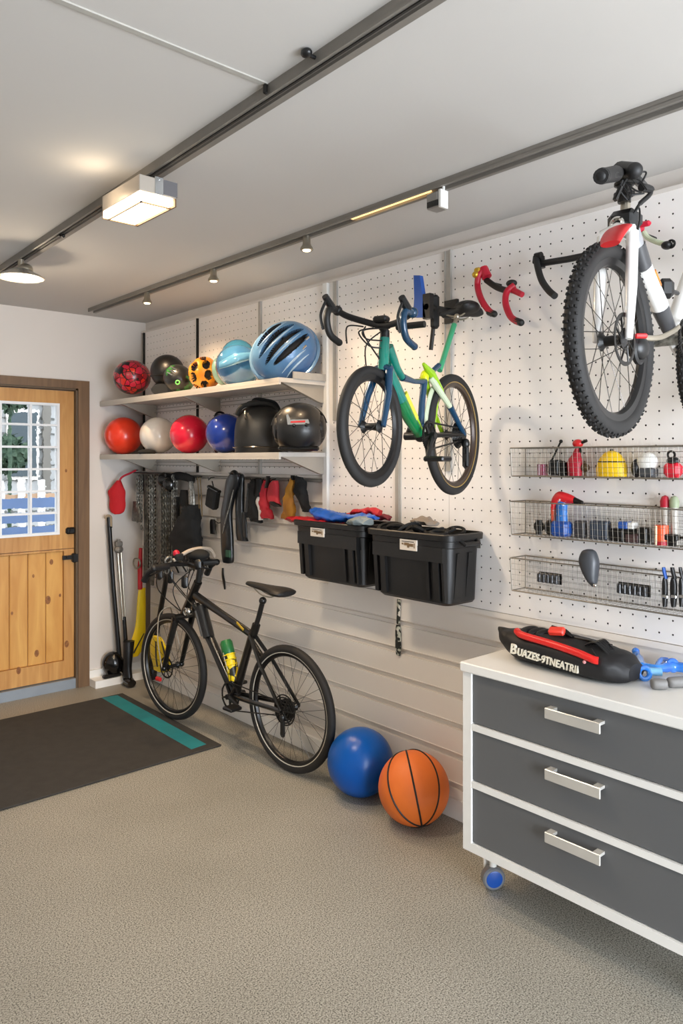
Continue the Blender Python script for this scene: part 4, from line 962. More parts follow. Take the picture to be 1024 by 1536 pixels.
for px_, py_, s_ in ((262, 864, .05), (284, 872, .045), (246, 860, .04), (304, 846, .035)): MB().obox(Q(px_, py_) + hn * .03, (.035, .03, s_ * 1.6), ax=((hn + dirb * .3).normalized(), dirb, UP), bev=.01).build('bar_accessory', m_blkp, t)
for k in range(6): MB().tube(bez([HC + hn * (.2 - .06 * k) + UP * .02, HC + hn * (.12 - .05 * k) + UP * (.05 - .02 * (k % 3)) + dirb * .07, HC + hn * (.1 - .05 * k) - UP * .05 + dirb * .03]), .005, 7).build('hose', m_dk if k % 2 else m_blkp, t)
for k in range(3): MB().torus(HC + hn * (.12 - .14 * k) + dirb * .04 - UP * .02, (hn + dirb * k), .028, .004, 24, 6).build('cable_loop', m_ch, t)
# bottle in the cage
a = Q(341, 972) + nb * .0; b_ = Q(353, 1022); ud = (b_ - a).normalized()
mb = MB()
for s in (-1, 1): mb.tube(bez([a + nb * (s * .034) - ud * -.02, a * .5 + b_ * .5 + nb * (s * .034), b_ + nb * (s * .02), b_]), .003, 6)
mb.build('bottle_cage', m_nick, t)
t2 = thing('water_bottle', 'green and yellow bottle wrapped in black bands on the black bicycle frame', 'bottle', b_)
MB().lathe([(.001, 0), (.03, .001), (.033, .01), (.033, .15), (.001, .15)], b_, -ud, 20).build('body', voro('yellow_black_bands', [(228, 200, 20), (228, 200, 20), (30, 30, 20), (236, 210, 40)], 22, .4, .05), t2)
MB().lathe([(.033, .150), (.034, .155), (.034, .21), (.026, .225), (.001, .228)], b_, -ud, 20).build('cap', mat('bottle_green', (30, 104, 52), .4, bump=.4, bscale=40), t2)
for k in (.09, .12, .145): MB().torus(b_ - ud * k, ud, .0335, .0035, 28, 6).build('band', m_yel, t2)

# ---- green bicycle hanging out from the pegboard
da = math.radians(74); dg = V((-math.sin(da), -math.cos(da), 0)); ng = V((-dg.y, dg.x, 0)); ng = ng if ng.y > 0 else -ng
rg = dp(680, 652, 2.90); fg = dp(557, 640, 2.372)
t = thing('bicycle', 'green teal and lime road bicycle with drop bars hung on the pegboard', 'bicycle', (fg + rg) / 2 - UP * .3)
G = lambda px, py: vp(px, py, rg, dg)
m_teal = mat('frame_teal', (10, 112, 108), .2, .1, coat=.7, rgb2=(14, 128, 110), vscale=6)
m_green = mat('frame_green', (18, 118, 66), .2, .1, coat=.7)
m_lime = mat('frame_lime', (150, 196, 24), .25, coat=.5)
m_navy = mat('frame_petrol', (14, 58, 88), .25, .1, coat=.5)
m_pale = mat('frame_pale', (196, 206, 176), .25, coat=.4)
HT, HB, BB = G(577, 507), G(574, 556), G(630, 654); ST = G(636, 572)
MB().tube([HT, HB], [.0165, .019], 14).build('head_tube', m_teal, t)
mb = MB(); mb.tube([G(577, 548), G(600, 600)], [.023, .024], 14); fr = mb.build('frame', m_teal, t)
MB().tube([G(600, 600), G(614, 628), BB], [.024, .022, .017], 14).build('down_tube_green', m_green, fr)
MB().tube([G(600, 590) + ng * -.020, G(618, 628) + ng * -.018], .011, 8, flat=.5).build('yellow_stripe', mat('stripe_yellow', (214, 208, 66), .3), fr)
MB().tube([G(615, 617) + ng * -.014, G(629, 648) + ng * -.012], .008, 8, flat=.5).build('lime_stripe', m_lime, fr)
MB().tube([G(582, 520), G(594, 552), G(603, 566)], [.018, .015, .012], 12).build('top_tube_teal', m_teal, fr)
MB().tube([G(603, 566), G(620, 572), ST], [.014, .009, .011], 12).tube([ST, G(633, 600), BB], [.013, .012, .013], 12).build('seat_tube', m_navy, fr)
mb = MB()
for s in (-1, 1): mb.tube([BB + ng * (s * .012), rg + ng * (s * .042)], [.009, .007], 8)
mb.build('chain_stay', m_dk, fr); MB().sph(BB, .022).build('bottom_bracket', m_blkp, fr)
SS = G(641, 566)
MB().tube([SS + ng * .01, SS * .5 + rg * .5 + ng * .036, rg + ng * .044], [.012, .009, .008], 10).build('seat_stay', m_lime, fr)
MB().tube([SS - ng * .01, SS * .5 + rg * .5 - ng * .036], [.013, .010], 10).build('seat_stay', m_pale, fr)
MB().tube([SS * .5 + rg * .5 - ng * .036, rg - ng * .044], [.013, .008], 10).build('seat_stay', m_navy, fr)
MB().tube([G(631, 546) - ng * .01, G(641, 560) - ng * .012, G(656, 588) - ng * .012], [.006, .017, .014], 10).build('frame_wing', m_lime, fr)
MB().sph(G(638, 566) + ng * .004, (.016, .016, .026)).build('wing_lamp', mat('lime_yellow', (214, 220, 20), .3), fr)
# fender strips
MB().tube([rg + V((0, 0, 0)) + dg * (.245 * math.cos(a)) + UP * (.245 * math.sin(a)) for a in (PI * (-.02 + .32 * k / 12) for k in range(13))], .012, 8, flat=.5, up=ng).build('mudguard', m_pale, t)
MB().tube([G(655, 585) , G(652, 610), G(650, 645)], [.010, .012, .006], 8).build('lime_stay', m_lime, t)
# fork
CR = G(574, 556); mb = MB(); mb.tube([CR + ng * .03, CR + UP * .012, CR - ng * .03], .015, 10)
for s in (-1, 1): mb.tube([CR + ng * (s * .022), CR * .55 + fg * .45 + ng * (s * .038), fg + ng * (s * .042)], [.014, .012, .009], 12)
mb.build('fork', m_navy, t)
m_brim = mat('rim_brown', (56, 42, 34), .3, .3)
wheel(t, fg, ng, .191, .0155, m_rimb, None, disc=None, nsp=24, hubw=.036)
wheel(t, rg, ng, .2325, .0175, m_brim, mat('gum_wall', (150, 122, 70), .5), cass=-1, nsp=28, hubw=.038)
crankset(t, BB, ng, .10, -1, .048, -2.2); chainpath(t, BB, rg, ng, -1, .048, .022); derail(t, rg, ng, -1)
# seat post and saddle
MB().tube([ST, G(645, 560), G(658, 548)], .010, 10).build('seat_lug', m_navy, fr)
MB().tube([G(659, 556), G(681, 487)], .0105, 12).build('seat_post', mat('post_green', (60, 150, 108), .3), t)
MB().tube([G(681, 487), G(685, 476)], .008, 10).sph(G(685, 475), .012).build('saddle_clamp', m_nick, t)
saddle(t, wx(664, 471, 2.33), wx(716, 460, 2.41), V((1, .1, -.2)), .06, m_blk, .035)
MB().sph(wx(700, 462, 2.39), (.05, .055, .03)).build('saddle_pad', m_blk, t)
# drop bar
HC = G(574, 489) + dg * .01
B = lambda px, py: vp(px, py, HC, ng)
MB().tube([HT, G(577, 496)], .016, 12).tube([G(577, 496), HC], .014, 12).build('stem', m_blkp, t)
L_, R_ = B(506, 466), B(619, 469)
MB().tube(bez([L_, B(520, 474), B(545, 482), HC, B(592, 485), B(606, 477), R_]), .0105, 12).build('handlebar', m_blk, t)
for e, q, sgn in ((L_, ((497, 470), (494, 484), (499, 497)), 1), (R_, ((628, 482), (632, 500), (634, 511)), -1)):
    pl = lambda px, py: vp(px, py, e, dg)
    MB().sph(e, .017).tube(bez([e, e + dg * .05 - UP * .005, e + dg * .065 - UP * .04, e + dg * .045 - UP * .085, e - dg * .01 - UP * .105]), .0115, 12).sph(e - dg * .01 - UP * .105, .012).build('drop_tape', m_blk if sgn > 0 else m_navy, t)
    MB().tube([e + dg * .035 + UP * .005, e + dg * .075 + UP * .035], [.014, .011], 10).tube(bez([e + dg * .07 + UP * .02, e + dg * .10 - UP * .03, e + dg * .085 - UP * .075]), .006, 8, flat=.6).build('brake_lever', m_blkp, t)
MB().tube([G(583, 492) - ng * .03, G(583, 492) - ng * .13], .011, 10).build('light_mount', m_blkp, t)
MB().obox(HC + UP * .02, (.05, .035, .02), ax=(ng, dg, UP), bev=.006).build('bike_computer', m_blkp, t)
for (ps) in (((545, 490), (528, 492), (520, 515)), ((560, 492), (545, 500), (560, 520), (571, 522)), ((570, 498), (556, 520), (549, 552)), ((548, 490), (553, 505), (570, 540)), ((585, 492), (553, 497), (556, 510), (573, 511))):
    MB().tube(bez([B(*q) + dg * (.03 if 0 < k < len(ps) - 1 else 0) for k, q in enumerate(ps)]), .0026, 6).build('cable', m_blkp, t)
# wall hooks that carry it
t = thing('bike_hanger', 'black clamp arm with a hanging rod between the blue plate and the saddle', 'bike hanger', wx(655, 480, 2.5))
c = wx(652, 468, 2.43); c2 = V((2.53, c.y, c.z + .01))
MB().tube([c, c * .4 + c2 * .6, c2], [.016, .018, .022], 10).build('arm', m_blkp, t)
MB().obox(wx(652, 468, 2.42), (.034, .042, .145), bev=.012).build('clamp', m_blk, t)
MB().tube([wx(650, 488, 2.42), wx(646, 525, 2.42)], .009, 8).build('rod', m_dk, t)
MB().obox((2.522, c2.y, c2.z), (.016, .04, .09), bev=.004).build('wall_plate', m_blkp, t)
t = thing('bike_hook', 'tapered bright blue wall bracket standing behind the green bicycle handlebar', 'bracket', wx(625, 460, 2.45))
Bk = lambda px, py: wx(px, py, 2.36)
A = [Bk(*q) for q in ((620, 413), (629, 413), (638, 476), (619, 476), (621, 447))]
MB().prism(A, (.022, 0, 0)).build('plate', m_blue, t, smooth=False)
a = Bk(639, 460); MB().box(V((2.36, a.y - .02, a.z - .05)), V((2.385, a.y + .02, a.z + .055))).cyl(a, V((2.53, a.y, a.z)), .014).box(V((2.515, a.y - .035, a.z - .05)), V((2.53, a.y + .035, a.z + .05))).build('mount', m_blkp, t)

# ---- white mountain bicycle
da = math.radians(84); dw = V((-math.sin(da), -math.cos(da), 0)); nw = V((-dw.y, dw.x, 0)); nw = nw if nw.y > 0 else -nw
fw_ = dp(918, 511, 1.80); rw = fw_ - dw * .655
t = thing('bicycle', 'white mountain bicycle with a knobbly front tyre hung high at the right', 'bicycle', (fw_ + rw) / 2 - UP * .3)
K = lambda px, py: vp(px, py, fw_, dw)
m_wf = mat('frame_white', (226, 224, 220), .25, coat=.5, var=.01)
m_gf = mat('frame_charcoal', (62, 62, 64), .35)
HT, HB, BB = K(938, 322), K(941, 350), K(1008, 500)
wheel(t, fw_, nw, .229, .0205, m_rimb, None, knobs=True, disc=-.03, nsp=28, hubw=.034, hubr=.018)
wheel(t, rw, nw, .178, .019, m_rimb, None, knobs=True, cass=-1, nsp=28)
MB().tube([HT, HB], .020, 14).build('head_tube', m_blkp, t)
fr = MB().tube([K(963, 400), K(990, 462)], [.0235, .0235], 14).build('frame', m_wf, t)
MB().tube([K(947, 345), K(953, 370)], [.020, .021], 14).build('down_tube_grey', mat('frame_grey', (140, 140, 142), .3), fr)
MB().tube([K(953, 368), K(963, 401)], .0238, 14).build('down_tube_band', m_gf, fr); MB().tube([K(989, 460), K(1003, 494)], [.0238, .019], 14).build('down_tube_band', m_gf, fr)
MB().tube([K(969, 408) - nw * .0215, K(978, 430) - nw * .0215], .006, 8, flat=.5, up=nw).build('orange_decal', mat('orange_decal', (226, 140, 40), .4, rgb2=(130, 60, 24)), fr)
ST = rw + dw * .20 + UP * .30
MB().tube([BB, K(1030, 425), K(1048, 372)], [.026, .022, .016], 14).build('seat_tube', m_wf, fr)
mb = MB()
for s in (-1, 1): mb.tube([BB + nw * (s * .015), rw + nw * (s * .05)], [.011, .009], 8); mb.tube([K(1036, 420) + nw * (s * .01), rw + nw * (s * .05)], [.010, .008], 8)
mb.build('rear_stay', m_wf, fr)
MB().tube([K(1034, 425), K(1048, 372)], .012, 10).build('seat_post', m_blkp, t); saddle(t, K(1030, 370), K(1075, 366), nw, .05, m_blk, .04)
CR = K(926, 352); mb = MB(); mb.tube([CR + nw * .036, CR + UP * .012, CR - nw * .036], .018, 12); mb.tube([CR + UP * .01, HB], .017, 12)
for s in (-1, 1): mb.tube([CR + nw * (s * .036), CR * .5 + fw_ * .5 + nw * (s * .039), fw_ + nw * (s * .039)], [.0165, .016, .011], 14, flat=.85, up=nw)
mb.build('fork', m_wf, t)
mb = MB(); loft(mb, [(dp(934, 341, 1.74), nw * .022, UP * .008), (dp(926, 345, 1.70), nw * .028, UP * .010), (dp(918, 356, 1.66), nw * .027, UP * .010), (dp(915, 366, 1.63), nw * .022, UP * .007)], 16)
mb.build('mudguard', m_red, t)
c = CR - nw * .02 + dw * .03
MB().obox(K(937, 332), (.06, .075, .05), ax=(dw, nw, UP), bev=.015).build('headset', m_blkp, t)
MB().torus(K(934, 341) - nw * .0 + dw * .035, dw, .014, .005, 20, 6).build('lamp_ring', m_chrome, t)
MB().tube([K(937, 330), K(938, 306)], .012, 10).build('steerer', m_nick, t)
S0 = K(936, 304); SB = S0 + UP * .075
MB().tube([S0, SB], .016, 10).tube([SB, SB + RT * -.0], .016, 10).torus(S0 + UP * .02, UP, .02, .006, 20, 6).torus(S0 + UP * .045, UP, .019, .006, 20, 6).build('stem', m_dk, t)
bl = V((-.3, .1, 0)); e1 = dp(903, 264, SB.dot(FW) - .03); e2 = dp(968, 283, SB.dot(FW) + .22); e1 = dp(903, 264, 1.66); mid = SB
hbm = MB().tube(bez([e1, dp(920, 262, 1.72), mid, dp(955, 270, 1.85), e2]), .0115, 10).build('handlebar', m_blkp, t)
MB().tube([e1 + (mid - e1) * -.06, e1 + (mid - e1) * .55], [.017, .019], 14).sph(e1, .018).build('grip', m_blk, t)
MB().tube([mid + UP * .005 + RT * -.01, dp(951, 256, 1.78)], [.021, .019], 12).sph(dp(951, 256, 1.78), .0195).build('grip', m_blk, t)
MB().tube(bez([dp(962, 281, 1.85), dp(974, 284, 1.88), dp(974, 292, 1.88), dp(960, 305, 1.86), dp(953, 316, 1.84)]), [.010] * 12 + [.006] * 13 + [.004] * 8, 10).build('bar_end', m_blk, t)
for ps in (((945, 262), (968, 258), (963, 272)), ((935, 272), (952, 285), (962, 289)), ((948, 266), (960, 272), (970, 285)), ((940, 268), (928, 290), (922, 302)), ((945, 292), (960, 291), (966, 290)), ((940, 300), (930, 285), (934, 270)), ((950, 320), (958, 312), (959, 330), (956, 345)), ((943, 300), (947, 290), (944, 280)), ((930, 275), (938, 285), (945, 297))):
    MB().tube(bez([dp(a, b, 1.79) for a, b in ps]), .0024, 5).build('cable', m_blkp, t)
MB().tube([dp(931, 280, 1.78), dp(922, 300, 1.78)], .006, 8).build('brake_lever', m_dk, t)
crankset(t, BB - UP * .02, nw, .12, -1, .05, .2, m_ch, False); chainpath(t, BB - UP * .02, rw, nw, -1, .05, .03)
MB().tube(bez([dp(950, 505, 1.86), dp(985, 507, 1.9), dp(1008, 498, 1.95), dp(1018, 490, 1.98)]), .007, 8, flat=.6).build('torque_arm', m_nick, t)
MB().sph(dp(957, 522, 1.88), (.035, .025, .03)).torus(dp(957, 525, 1.87), nw, .03, .008, 20, 6).build('brake_caliper', m_blkp, t)
MB().obox(dp(961, 504, 1.84), (.03, .012, .012), ax=(RT, FW, UP), bev=.003).build('red_bolt', m_red, t)
MB().obox(dp(998, 433, 2.05), (.045, .03, .055), ax=(RT, FW, UP), bev=.012).tube([dp(998, 433, 2.05), K(1016, 440)], .006, 6).build('clamp_block', m_blkp, t)
# bracket holding it
t = thing('bike_hanger', 'slim grey wall arm behind the white bicycle frame', 'bike hanger', (2.5, K(1040, 402).y, 2.1))
p = K(1044, 384); MB().tube([p - UP * .02, V((2.53, p.y + .02, p.z - .02))], .012, 10).build('arm', m_galv, t)
MB().obox((2.523, p.y + .02, p.z - .02), (.014, .08, .14), bev=.004).build('wall_plate', m_galv, t)

# ---- loose handlebars on the wall
t = thing('drop_handlebar', 'crimson taped drop handlebar fixed to the pegboard', 'handlebar', wx(750, 440, 2.5))
H = lambda px, py, x=2.44: wx(px, py, x)
MB().tube(bez([H(726, 404, 2.46), H(718, 412), H(716, 430), H(722, 450, 2.40), H(733, 466, 2.38), H(741, 471, 2.37)]), [.0125] * 41, 12).build('left_drop', m_crim, t)
MB().tube(bez([H(724, 403, 2.46), H(730, 416, 2.46)]), [.021] * 9, 12).build('hood', m_crim, t)
MB().tube(bez([H(729, 420, 2.47), H(745, 431, 2.46), H(760, 436, 2.44)]), .0125, 12).build('bar', m_blk, t)
MB().tube(bez([H(771, 428, 2.42), H(760, 438, 2.40), H(758, 455, 2.38), H(765, 474, 2.35), H(775, 482, 2.33), H(781, 484, 2.32)]), .0125, 12).build('right_drop', m_crim, t)
MB().tube([H(767, 434, 2.42), H(783, 442, 2.41)], [.013, .011], 12).build('stub', m_crim, t)
MB().sph(H(767, 425, 2.43), (.02, .022, .014)).tube([H(733, 468, 2.38), H(741, 471, 2.37)], .0132, 10).sph(H(741, 471, 2.37), .013).tube([H(773, 481, 2.335), H(781, 484, 2.32)], .0132, 10).sph(H(781, 484, 2.32), .013).build('end_plug', m_blk, t)
MB().obox(H(716, 407, 2.44), (.02, .03, .03), bev=.006).sph(H(713, 412, 2.43), .014).build('gold_fitting', mat('gold', (214, 172, 60), .3, .8), t)
MB().tube([H(735, 424, 2.46), (2.531, H(735, 424, 2.46).y, H(735, 424, 2.46).z)], .006, 8).tube([H(760, 436, 2.44), (2.531, H(760, 436, 2.44).y, H(760, 436).z)], .006, 8).build('peg', m_dk, t)
t = thing('drop_handlebar', 'plain black drop handlebar on the pegboard left of the white bicycle', 'handlebar', wx(840, 400, 2.5))
MB().tube([H(813, 395, 2.47), H(850, 389, 2.46), H(895, 380, 2.45)], .0125, 12).build('bar', m_blk, t)
MB().tube(bez([H(804, 386, 2.46), H(806, 400, 2.44), H(812, 420, 2.41), H(822, 435, 2.38), H(832, 444, 2.36)]), .0125, 12).build('drop', m_blk, t)
MB().tube([H(803, 385, 2.46), H(812, 383, 2.46)], .014, 10).tube([H(803, 385, 2.46), H(802, 394, 2.45)], .010, 8).tube([H(812, 385, 2.47), H(813, 402, 2.47)], .012, 10).build('hood', m_dk, t)
q = H(870, 386, 2.455); MB().tube([q, (2.531, q.y, q.z)], .007, 8).build('peg', m_dk, t)
t = thing('brake_arm', 'pale curved lever with a red clamp and black end above the white bicycle frame', 'lever', wx(985, 360, 2.5))
MB().tube(bez([H(965, 348, 2.46), H(972, 357, 2.46), H(985, 363, 2.45), H(997, 366, 2.45)]), .009, 10).build('lever', m_pale, t)
MB().obox(H(959, 341, 2.46), (.025, .03, .045), bev=.008).obox(H(967, 336, 2.45), (.02, .04, .018), bev=.006).build('clamp', mat('hot_red', (214, 30, 60), .35), t)
MB().sph(H(1000, 368, 2.44), (.02, .018, .014)).torus(H(1006, 366, 2.44), (1, 0, 0), .012, .004, 16, 6).build('end', m_blkp, t)
q = H(968, 352, 2.46); MB().tube([q, (2.531, q.y, q.z)], .006, 8).build('peg', m_dk, t)
# ================================================================ BINS
m_bin = mat('bin_black', (17, 16, 16), .42, var=.04, bump=.04, bscale=200)
def rrect(x0, x1, y0, y1, r, z, n=6):
    P = []
    for cx, cy, a in ((x1 - r, y1 - r, 0), (x0 + r, y1 - r, PI / 2), (x0 + r, y0 + r, PI), (x1 - r, y0 + r, 1.5 * PI)):
        for k in range(n + 1):
            t_ = a + PI / 2 * k / n; P.append(V((cx + r * math.cos(t_), cy + r * math.sin(t_), z)))
    return P
def tote(x0, x1, y0, y1, z0, z1, label, lab_px):
    t = thing('storage_bin', label, 'bin', ((x0 + x1) / 2, (y0 + y1) / 2, z0), 'black storage bins hung on the wall')
    R = lambda d, z, r=.045: rrect(x0 + d, x1 - .004 - d * .15, y0 + d, y1 - d, r, z)
    mb = MB(); wl = .004
    mb.rings([R(.050, z0, .03), R(.036, z0 + .012, .04), R(.022, z1 - .06), R(.010, z1 - .055), R(.008, z1 - .03), R(-.004, z1 - .026), R(-.006, z1 - .004), R(-.002, z1), R(.008, z1), R(.012, z1 - .03), R(.03, z1 - .06), R(.05, z0 + .03, .03)], caps=True)
    mb.build('shell', m_bin, t, angle=30)
    # ribs on the front face
    L = y1 - y0; mb = MB(); H = z1 - z0
    def rib(f, w, d=.012, ztop=None, zb=.02):
        y = y0 + L * f; zt = ztop if ztop else z1 - .062
        a = V((x0 + .018, y, zt)); b = V((x0 + .034, y, z0 + zb))
        mb.prism([a + V((-d, -w / 2, 0)), a + V((-d, w / 2, 0)), b + V((-d, w / 2, 0)), b + V((-d, -w / 2, 0))], (d + .012, 0, 0))
    rib(.17, .03); rib(.80, .03); rib(.27, .014, .008); rib(.90, .02, .008); rib(.10, .012, .008)
    mb.box((x0 + .006, y0 + .04, z1 - .115), (x0 + .04, y1 - .04, z1 - .055))
    mb.build('ribs', m_bin, t, smooth=False)
    # side ribs
    mb = MB()
    for f in (.35, .65): mb.prism([(x0 + (x1 - x0) * f - .012, y0 + .016, z1 - .08), (x0 + (x1 - x0) * f + .012, y0 + .016, z1 - .08), (x0 + (x1 - x0) * f + .012, y0 + .034, z0 + .03), (x0 + (x1 - x0) * f - .012, y0 + .034, z0 + .03)], (0, .02, 0))
    mb.build('side_ribs', m_bin, t, smooth=False)
    mb = MB(); yc = y0 - .004; xm = (x0 + x1) / 2
    mb.tube([(xm - .05, y0 + .01, z1 - .02), (xm - .045, y0 - .018, z1 - .04), (xm + .045, y0 - .018, z1 - .04), (xm + .05, y0 + .01, z1 - .02)], .009, 8); mb.build('handle', m_blkp, t)
    a = wx(lab_px[0], lab_px[1], x0 + .004); b = wx(lab_px[2], lab_px[3], x0 + .004)
    lb = MB().box(V((x0 + .0015, min(a.y, b.y), min(a.z, b.z))), V((x0 + .008, max(a.y, b.y), max(a.z, b.z)))).build('label', mat('label_paper', (206, 196, 184), .6), t, smooth=False)
    mb = MB(); ym, zm = (a.y + b.y) / 2, (a.z + b.z) / 2; hw = abs(a.y - b.y) / 2; hh = abs(a.z - b.z) / 2
    mb.box((x0 + .0005, ym - hw * .7, zm + hh * .55), (x0 + .0017, ym + hw * .75, zm + hh * .68))
    mb.mi(1)
    for (u0, u1, v0, v1) in ((-.45, .1, -.1, .4), (.1, .62, -.25, .3), (-.75, -.55, 0, .3), (-.1, .15, -.5, -.1), (.7, .8, -.5, .4)): mb.box((x0 + .0004, ym - hw * u1, zm + hh * v0), (x0 + .0017, ym - hw * u0, zm + hh * v1))
    mb.build('print', [mat('print_black', (50, 42, 36), .6), mat('print_brown', (112, 88, 60), .6)], lb, smooth=False)
    return t
BZ0, BZ1 = .958, 1.252
tote(2.285, 2.5268, 1.945, 2.425, BZ0, BZ1, 'larger black storage bin on the right, hung under the green bicycle', (600, 808, 625, 827))
tote(2.285, 2.5268, 2.450, 2.955, BZ0 + .012, BZ1 + .006, 'black storage bin on the left, with red and blue cloth on top', (466, 791, 486, 806))
t = thing('bin_rail', 'narrow metal rail behind the black storage bins', 'rail', (2.527, 2.45, 1.2))
MB().box((2.5272, 1.98, 1.18), (2.5298, 2.93, 1.215)).build('rail', m_galv, t, smooth=False)
# contents
def cloth(name, secs, x, th, m, label, cat='cloth'):
    S = []
    for (px, py, hx, hz) in secs:
        c = wx(px, py, x); S.append((c, V((hx, 0, 0)), V((0, 0, hz))))
    mb = MB(); loft(mb, S, 30, 1.0, 8); crump(mb, .011, 26); o = mb.build(name, m); return tag(o, label, cat)
m_rc = mat('red_nylon', (178, 22, 34), .5, bump=.5, bscale=20)
m_bc = mat('blue_nylon', (20, 84, 176), .35, bump=.6, bscale=18, coat=.2)
cloth('red_cloth', [(434, 778, .03, .006), (450, 779, .07, .014), (475, 781, .08, .014), (500, 783, .07, .012)], 2.37, .02, m_rc, 'flat red nylon cloth lying in the left bin under the blue cloth')
cloth('blue_cloth', [(469, 766, .02, .008), (480, 770, .05, .025), (500, 776, .055, .022), (525, 777, .05, .018), (548, 777, .045, .016), (564, 776, .02, .008)], 2.36, .02, m_bc, 'crumpled bright blue nylon cloth on top of the left bin')
cloth('red_cloth', [(520, 773, .02, .005), (535, 769, .035, .012), (550, 768, .04, .016), (562, 768, .035, .018), (569, 769, .02, .013)], 2.45, .02, m_rc, 'bunched red cloth at the back right of the left bin')
cloth('grey_sleeve', [(526, 783, .03, .008), (540, 781, .05, .018), (552, 783, .03, .01)], 2.31, .02, mat('grey_nylon', (110, 120, 122), .5, bump=.4), 'small grey-blue folded cloth at the front right of the left bin')
cloth('maroon_cloth', [(566, 776, .02, .006), (574, 776, .03, .012), (584, 778, .02, .008)], 2.46, .02, mat('maroon', (104, 22, 36), .7, bump=.3), 'maroon cloth between the two bins at the back')
mb = MB()
for k in range(13):
    c = V((random.uniform(2.34, 2.47), random.uniform(2.02, 2.38), 1.245 + random.uniform(0, .012)))
    mb.torus(c, (random.gauss(0, .4), random.gauss(0, .4), 1), random.uniform(.025, .055), random.uniform(.006, .01), 24, 6)
mb.sph((2.40, 2.2, 1.215), (.085, .19, .035)); tag(mb.build('black_ropes', m_fab), 'black ropes and straps coiled inside the right bin', 'rope')
cloth('grey_pouch', [(620, 783, .02, .008), (634, 781, .035, .016), (648, 784, .03, .012), (656, 786, .012, .006)], 2.38, .02, mat('taupe_nylon', (120, 108, 96), .6, bump=.4), 'taupe folded pouch lying on the ropes in the right bin')
# camo strap below
c = wx(597, 905, 2.525); c2 = wx(597, 982, 2.525)
m_camo = voro('camo', [(206, 202, 190), (30, 34, 28), (176, 176, 160), (28, 30, 26)], 70, .6)
t = thing('camo_strap', 'black and white patterned strap hanging on the slats below the bins', 'strap', (2.525, c.y, c2.z))
MB().tube([V((2.533, c.y, .99)), V((2.532, c.y, .95)), wx(597, 936, 2.531)], .012, 8, flat=.3, up=(1, 0, 0)).build('upper_strap', m_camo, t)
MB().tube([wx(597, 937, 2.531), wx(597, 945, 2.529), wx(597, 975, 2.529), wx(597, 983, 2.531)], [.012, .018, .018, .012], 10, flat=.4, up=(1, 0, 0)).build('lower_strap', m_camo, t)

# ================================================================ WIRE BASKETS
m_wire = mat('basket_wire', (128, 121, 110), .45, .5)
def basket(zt, zb, label, tilt=0, y1=1.752, y0=.70, dp_=.10):
    t = thing('wire_basket', label, 'wire basket', (2.48, (y0 + y1) / 2, zb), 'wire baskets on the pegboard')
    xf = 2.522 - dp_; xb = 2.522; mb = MB()
    for x, z, r in ((xf, zt, .0028), (xb, zt, .0028), (xf + .01, zb, .0028), (xb, zb, .0028)): mb.cyl((x, y0, z), (x, y1, z), r, seg=6)
    for y in (y0, y1): mb.cyl((xf, y, zt), (xb, y, zt), .0026, seg=6).cyl((xf + .01, y, zb), (xb, y, zb), .0026, seg=6).cyl((xf, y, zt), (xf + .01, y, zb), .0026, seg=6).cyl((xb, y, zt), (xb, y, zb), .0026, seg=6)
    mb.build('frame', m_wire, t)
    mb = MB(); w = .00055; n = int((y1 - y0) / .019)
    for k in range(1, n):
        y = y0 + (y1 - y0) * k / n; mb.cyl((xf, y, zt), (xf + .01, y, zb), w, seg=4).cyl((xf + .01, y, zb), (xb, y, zb), w, seg=4).cyl((xb, y, zb), (xb, y, zt), w, seg=4)
    for f in (.16, .33, .5, .66, .83): z = zb + (zt - zb) * f; mb.cyl((xf + .01 * (1 - f), y0, z), (xf + .01 * (1 - f), y1, z), w, seg=4).cyl((xb, y0, z), (xb, y1, z), w, seg=4)
    for f in (.25, .5, .75): x = xf + (xb - xf) * f; mb.cyl((x, y0, zb), (x, y1, zb), w, seg=4).cyl((x, y1, zb), (x, y1, zt), w, seg=4)
    mb.build('mesh', m_wire, t)
    mb = MB()
    for y in (y1 - .12, y0 + .1, (y0 + y1) / 2): mb.tube([(xb, y, zt), (2.529, y, zt + .004), (2.534, y, zt + .002)], .003, 6)
    mb.build('hooks', m_dk, t)
B1, B2, B3 = (1.596, 1.488), (1.390, 1.262), (1.172, 1.045)
basket(*B1, 'top wire basket on the pegboard, holding the yellow pouch')
basket(*B2, 'middle wire basket on the pegboard, holding the red and blue drill')
basket(*B3, 'bottom wire basket on the pegboard, with the black saddle-shaped cover')
def bx(px, z, x=2.475): p = wx(px, 690, x); return V((x, p.y, z))
# basket 1
z = B1[1] + .004
c = bx(813, z); t = thing('tape_roll', 'small dark red tube at the left end of the top basket', 'tube', c)
MB().cyl(c, c + UP * .042, .020).build('body', mat('wine_red', (124, 24, 56), .3), t); MB().box(c + V((-.021, -.003, .001)), c + V((-.015, .004, .041))).build('label', mat('pink_label', (208, 180, 190), .5), t)
c = bx(833, z); t = thing('multi_tool', 'black tool with a long slanted rod in the top basket', 'tool', c)
MB().obox(c + V((0, 0, .03)), (.035, .045, .058), bev=.006).build('body', m_blkp, t); MB().tube([c + V((0, .02, .05)), dp(841, 662, c.dot(FW))], .004, 6).sph(dp(841, 662, c.dot(FW)), .007).build('rod', m_dk, t)
c = bx(844, z); o = MB().cyl(c, c + UP * .05, .018).torus(c + UP * .04, (1, 0, 0), .012, .004, 16, 6).build('metal_cup', m_dk); tag(o, 'small dark metal cup left of the red spray bottle', 'cup')
c = bx(862, z, 2.47); t = thing('spray_bottle', 'red spray bottle with a dark nozzle in the top basket', 'spray bottle', c)
